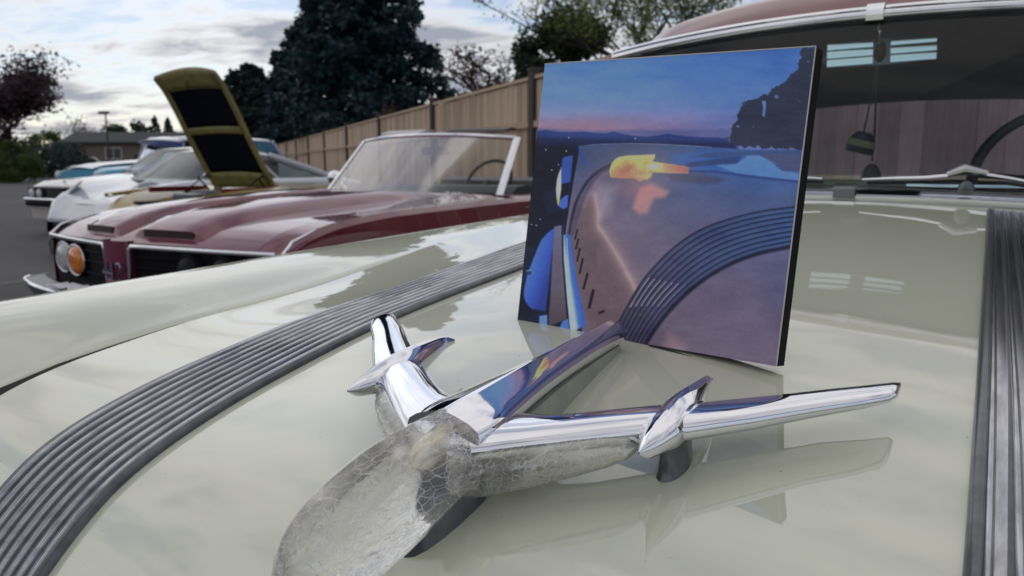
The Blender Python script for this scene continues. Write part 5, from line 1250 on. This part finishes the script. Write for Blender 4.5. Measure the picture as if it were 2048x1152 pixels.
def branchy(name, label, loc, H, spread, levels, m_leaf, nleaf, seed, leaf=.12, lean=(0, 0), group=None, cat='tree', trunk_r=.14, split=3, first=.32, up=.35, wood='bark'):
    root = empty(name, loc); tag(root, label, cat, group)
    r_ = random.Random(seed); t = MB(); tips = []
    def grow(p, d, L, rad, lv):
        q = p.copy(); path = [p.copy()]; n_ = 4; dd = d.copy()
        for i in range(n_):
            dd = (dd + Vector((r_.gauss(0, .16), r_.gauss(0, .16), r_.gauss(0, .10) + .05))).normalized(); q = q + dd * L / n_; path.append(q.copy())
            if lv <= 1: tips.append(q.copy())
        t.tube(path, lambda f_: rad * (1 - .45 * f_), 6 if lv > 1 else 4)
        if lv > 0:
            for k in range(split + (1 if r_.random() < .4 else 0)):
                a = r_.uniform(0, 2 * math.pi); ax = Vector((math.cos(a), math.sin(a), 0))
                nd = (dd * .62 + ax * spread + Vector((0, 0, up * r_.random()))).normalized()
                st_ = path[r_.choice((2, 3, 4))] if lv < levels else path[r_.choice((3, 4))]
                grow(st_, nd, L * r_.uniform(.62, .86), rad * .55, lv - 1)
    grow(Vector((0, 0, 0)), Vector((lean[0], lean[1], 1)).normalized(), H * first, trunk_r, levels)
    make('trunk', t.v, t.f, wood, root)
    if nleaf:
        pts = []
        for _ in range(nleaf):
            p = r_.choice(tips); pts.append((p.x + r_.gauss(0, leaf * 1.4), p.y + r_.gauss(0, leaf * 1.4), p.z + r_.gauss(0, leaf * 1.2)))
        leaf_mesh('crown', pts, leaf, m_leaf, root, seed)
    return root
def clumpy(name, label, loc, c, rad, nclump, per, m_, seed, leaf=.22, cat='tree', group=None, cs=.34, trunk=True, flat_bottom=True):
    root = empty(name, loc); tag(root, label, cat, group)
    r_ = random.Random(seed); pts = []; t = MB()
    if trunk: t.tube([(0, 0, 0), (c[0] * .3, c[1] * .3, c[2] * .6), c], [rad[0] * .09, rad[0] * .07, .05], 8)
    for k in range(nclump):
        while True:
            v = Vector((r_.uniform(-1, 1), r_.uniform(-1, 1), r_.uniform(-1, 1)))
            if .3 < v.length < 1: break
        v = v.normalized() * v.length ** .45
        cc = Vector((c[0] + v.x * rad[0], c[1] + v.y * rad[1], c[2] + v.z * rad[2])); s_ = cs * rad[0] * r_.uniform(.6, 1.15)
        if trunk: t.tube([Vector((c[0] * .3, c[1] * .3, c[2] * .6)), Vector(c).lerp(cc, .5), cc], [.07, .04, .015], 4)
        for _ in range(per):
            w = Vector((r_.gauss(0, 1), r_.gauss(0, 1), r_.gauss(0, .75))); w = w.normalized() * s_ * r_.random() ** .4
            q = cc + w
            if q.z > .05: pts.append((q.x, q.y, q.z))
    if trunk: make('trunk', t.v, t.f, 'bark', root)
    leaf_mesh('crown' if cat == 'tree' else 'foliage', pts, leaf, m_, root, seed, aspect=.6)
    return root
conifer('conifer_tree', 'huge dark blue-green conifer towering behind the fence', (-27.4, 27.9 + 1.5, 0), 15.5, 5.4, 'conifer_leaf', 42000, 3, leaf=.36, power=.55, tiers=15)
conifer('conifer_tree', 'shorter dark conifer at the shoulder of the huge one', (-65.5, 53.6, 0), 11.0, 6.6, 'conifer_leaf_dark', 15000, 5, leaf=.6, power=.5, tiers=9)
conifer('conifer_tree', 'low dark evergreen filling in below the huge conifer', (-60.6, 55.0, 0), 13.6, 6.8, 'conifer_leaf', 15000, 6, leaf=.6, power=.6, tiers=9)
branchy('bare_tree', 'gnarled small tree with bent bare limbs beside the huge conifer', (-18.6, 24.6, 0), 5.6, .95, 4, 'brown_leaf', 3600, 8, leaf=.15, trunk_r=.26, split=3, first=.42, up=.2)
clumpy('round_tree', 'dense rounded dark green tree above the fence', (-11.6, 22.0, 0), (-.25, 0, 4.1), (1.5, 1.5, 1.35), 42, 330, 'round_leaf', 9, leaf=.17, cs=.34)
branchy('leafy_tree', 'airy tree with fresh yellow-green leaves behind the car roof', (-6.6, 19.4, 0), 10.5, .85, 4, 'spring_leaf', 7000, 12, leaf=.10, trunk_r=.12, split=3, first=.34, up=.5)
branchy('leafy_tree', 'young sparse spring tree standing left of the airy tree', (-8.6, 21.4, 0), 9.6, .8, 4, 'spring_leaf', 5200, 19, leaf=.10, trunk_r=.10, split=3, first=.36, up=.5)
clumpy('fence_shrub', 'russet brown shrub peeping over the fence top', (-21.9, 25.9, 0), (0, 0, 2.5), (1.5, 1.2, .9), 14, 190, 'brown_leaf', 14, leaf=.16, cat='shrub', cs=.4, trunk=False)
clumpy('garden_shrub', 'small yellow-green bush at the far end of the fence', (-64, 53.6, 0), (0, 0, 3.0), (1.2, 1.0, 1.9), 8, 120, 'spring_leaf', 15, leaf=.32, cat='shrub', cs=.5, trunk=False)
branchy('plum_tree', 'wide dark plum-leaved tree at the edge of the parking lot', (-53.0, 23.9, 0), 8.4, .95, 4, 'plum_leaf', 11000, 21, leaf=.26, trunk_r=.18, split=4, first=.36, up=.35)
clumpy('plum_shrub', 'dark purple thicket under the plum-leaved tree', (-54.5, 23.0, 0), (0, 0, 2.3), (2.8, 2.4, 2.0), 24, 260, 'plum_leaf', 22, leaf=.28, cat='shrub', cs=.4, trunk=False)
clumpy('hedge', 'clipped bright green hedge at the edge of the asphalt', (-48.4, 22.5, 0), (0, 0, 1.1), (1.35, 1.3, 1.15), 30, 300, 'hedge_leaf', 23, leaf=.15, cat='hedge', cs=.42, trunk=False)
clumpy('hedge', 'low dark hedge between the green hedge and the estate car', (-62.0, 31.5, 0), (0, 0, 1.0), (3.4, 2.4, 1.2), 26, 200, 'conifer_leaf_dark', 24, leaf=.26, cat='hedge', cs=.36, trunk=False)
branchy('distant_tree', 'leafless grey tree rising behind the low house, by its gable', (-111, 59.5, 0), 9.0, .75, 3, 'twig', 500, 25, leaf=.3, trunk_r=.16, split=4, first=.36, wood='twig')
branchy('distant_tree', 'thin leafless tree behind the middle of the low house', (-115.5, 65.3, 0), 8.2, .75, 3, 'twig', 400, 26, leaf=.3, trunk_r=.15, split=4, first=.36, wood='twig')
clumpy('distant_tree', 'round dark green tree beyond the roof of the low house', (-119, 73.0, 0), (0, 0, 4.5), (3.6, 3.0, 3.0), 24, 160, 'round_leaf', 27, leaf=.55, cs=.36)
conifer('distant_tree', 'pointed little conifer beyond the house, nearer the street lamp', (-115.5, 75.5, 0), 8.6, 3.0, 'conifer_leaf_dark', 2400, 28, leaf=.5, tiers=7)
conifer('distant_tree', 'pointed little conifer beyond the house, nearer the raised hood', (-120.8, 81.4, 0), 8.8, 3.0, 'conifer_leaf_dark', 2400, 29, leaf=.5, tiers=7)
clumpy('distant_tree', 'pale olive bush beside the gable of the low house', (-104.0, 52.5, 0), (0, 0, 2.6), (2.4, 2.2, 2.4), 14, 120, 'hedge_leaf', 30, leaf=.4, cs=.42)
# woods that close the horizon
fw = []; r_ = random.Random(40)
for k in range(330):
    a = R(-40 + 250 * k / 330); d_ = r_.uniform(170, 215); cx_, cy_ = -math.sin(a) * d_, math.cos(a) * d_; hh = r_.uniform(3.0, 6.0)
    for _ in range(110):
        zf = r_.random(); fw.append((cx_ + r_.gauss(0, 2.6 * (1 - zf * .7)), cy_ + r_.gauss(0, 2.6), zf * hh))
fo = leaf_mesh('far_woods', fw, 1.1, 'conifer_leaf_dark', None, 41, aspect=.8); tag(fo, 'dark line of far woods on the horizon', 'woods', kind='stuff')

# ------------------------------------------------------------------ low house, street lamp, lot markings
hs_ = empty('low_house', (-86.6, 50.3, 0)); tag(hs_, 'low tan house with dark grey roof across the lot', 'house')
ha = math.atan2(52.97 - 47.71, -82.49 + 90.77); hrot = Matrix.Rotation(ha, 4, 'Z')
hs_.rotation_euler = (0, 0, ha)
b = MB(); b.box((3, 3.5, 1.75), (15, 7, 3.5)); make('wall', b.v, b.f, 'house_wall', hs_, smooth=False)
b = MB(); b.loft([[Vector((x, -.6, 3.35)), Vector((x, -.6, 3.5)), Vector((x, 3.5, 4.75)), Vector((x, 7.6, 3.5)), Vector((x, 7.6, 3.35))] for x in (-5.2, 11.2)]); rfo = make('roof', b.v, b.f, 'house_roof', hs_, smooth=False)
b = MB(); b.box((3, -.63, 3.42), (16.4, .06, .18)); make('fascia', b.v, b.f, 'house_roof', rfo, smooth=False)
for wx in (.9, 6.5):
    b = MB(); b.box((wx, -.04, 2.25), (1.9, .10, 1.35)); wo_ = make('window', b.v, b.f, 'white_trim', hs_, smooth=False)
    for sx in (-.44, .44):
        b = MB(); b.box((wx + sx, -.10, 2.25), (.78, .03, 1.12)); make('pane', b.v, b.f, 'pane_dark', wo_, smooth=False)
b = MB(); b.box((3.7, -.03, 1.05), (1.0, .08, 2.1)); make('door', b.v, b.f, 'house_roof', hs_, smooth=False)
lp = empty('street_lamp', (-75.8, 44.3, 0)); tag(lp, 'tall street lamp with a flat head before the low house', 'street lamp')
b = MB(); b.tube([(0, 0, 0), (0, 0, 6.0)], [.10, .07], 8); make('pole', b.v, b.f, 'post_wood', lp)
b = MB(); b.loft([[Vector((x, y, z)) for x, y in ((-.9, -.25), (.35, -.25), (.35, .25), (-.9, .25))] for z in (5.95, 6.2)]); make('lamp_head', b.v, b.f, 'post_wood', lp, bevel=.04)
# painted bay lines, one between each pair of cars
for k in range(7):
    cx_ = -1.85 - 2.95 * k; y0 = -.2 + 2.0 * k
    b = MB(); b.grid(lambda x, y: Vector((x, y, .004)), [cx_ - .05, cx_ + .05], lin(y0 - .5, y0 + 5.2, 8)); tag(b.build('bay_line', 'line_paint', smooth=False), kind='structure')
b = MB(); b.grid(lambda t, w: Vector((-30, -3.2, .004)) + Vector((t * 28 , t * 1.0, 0)) + Vector((0, w, 0)), lin(-1, 1, 8), [-.05, .05]); tag(b.build('lane_line', 'line_paint', smooth=False), kind='structure')
b = MB(); b.loft([[Vector((x, y + dy, z)) for dy, z in ((0, -.02), (0, .12), (.15, .12), (.15, -.02))] for x, y in ((-78, 27.5), (-62, 25.2), (-50, 20.4), (-44, 16.2))]); tag(b.build('kerb', 'kerb_concrete', smooth=False), kind='structure')
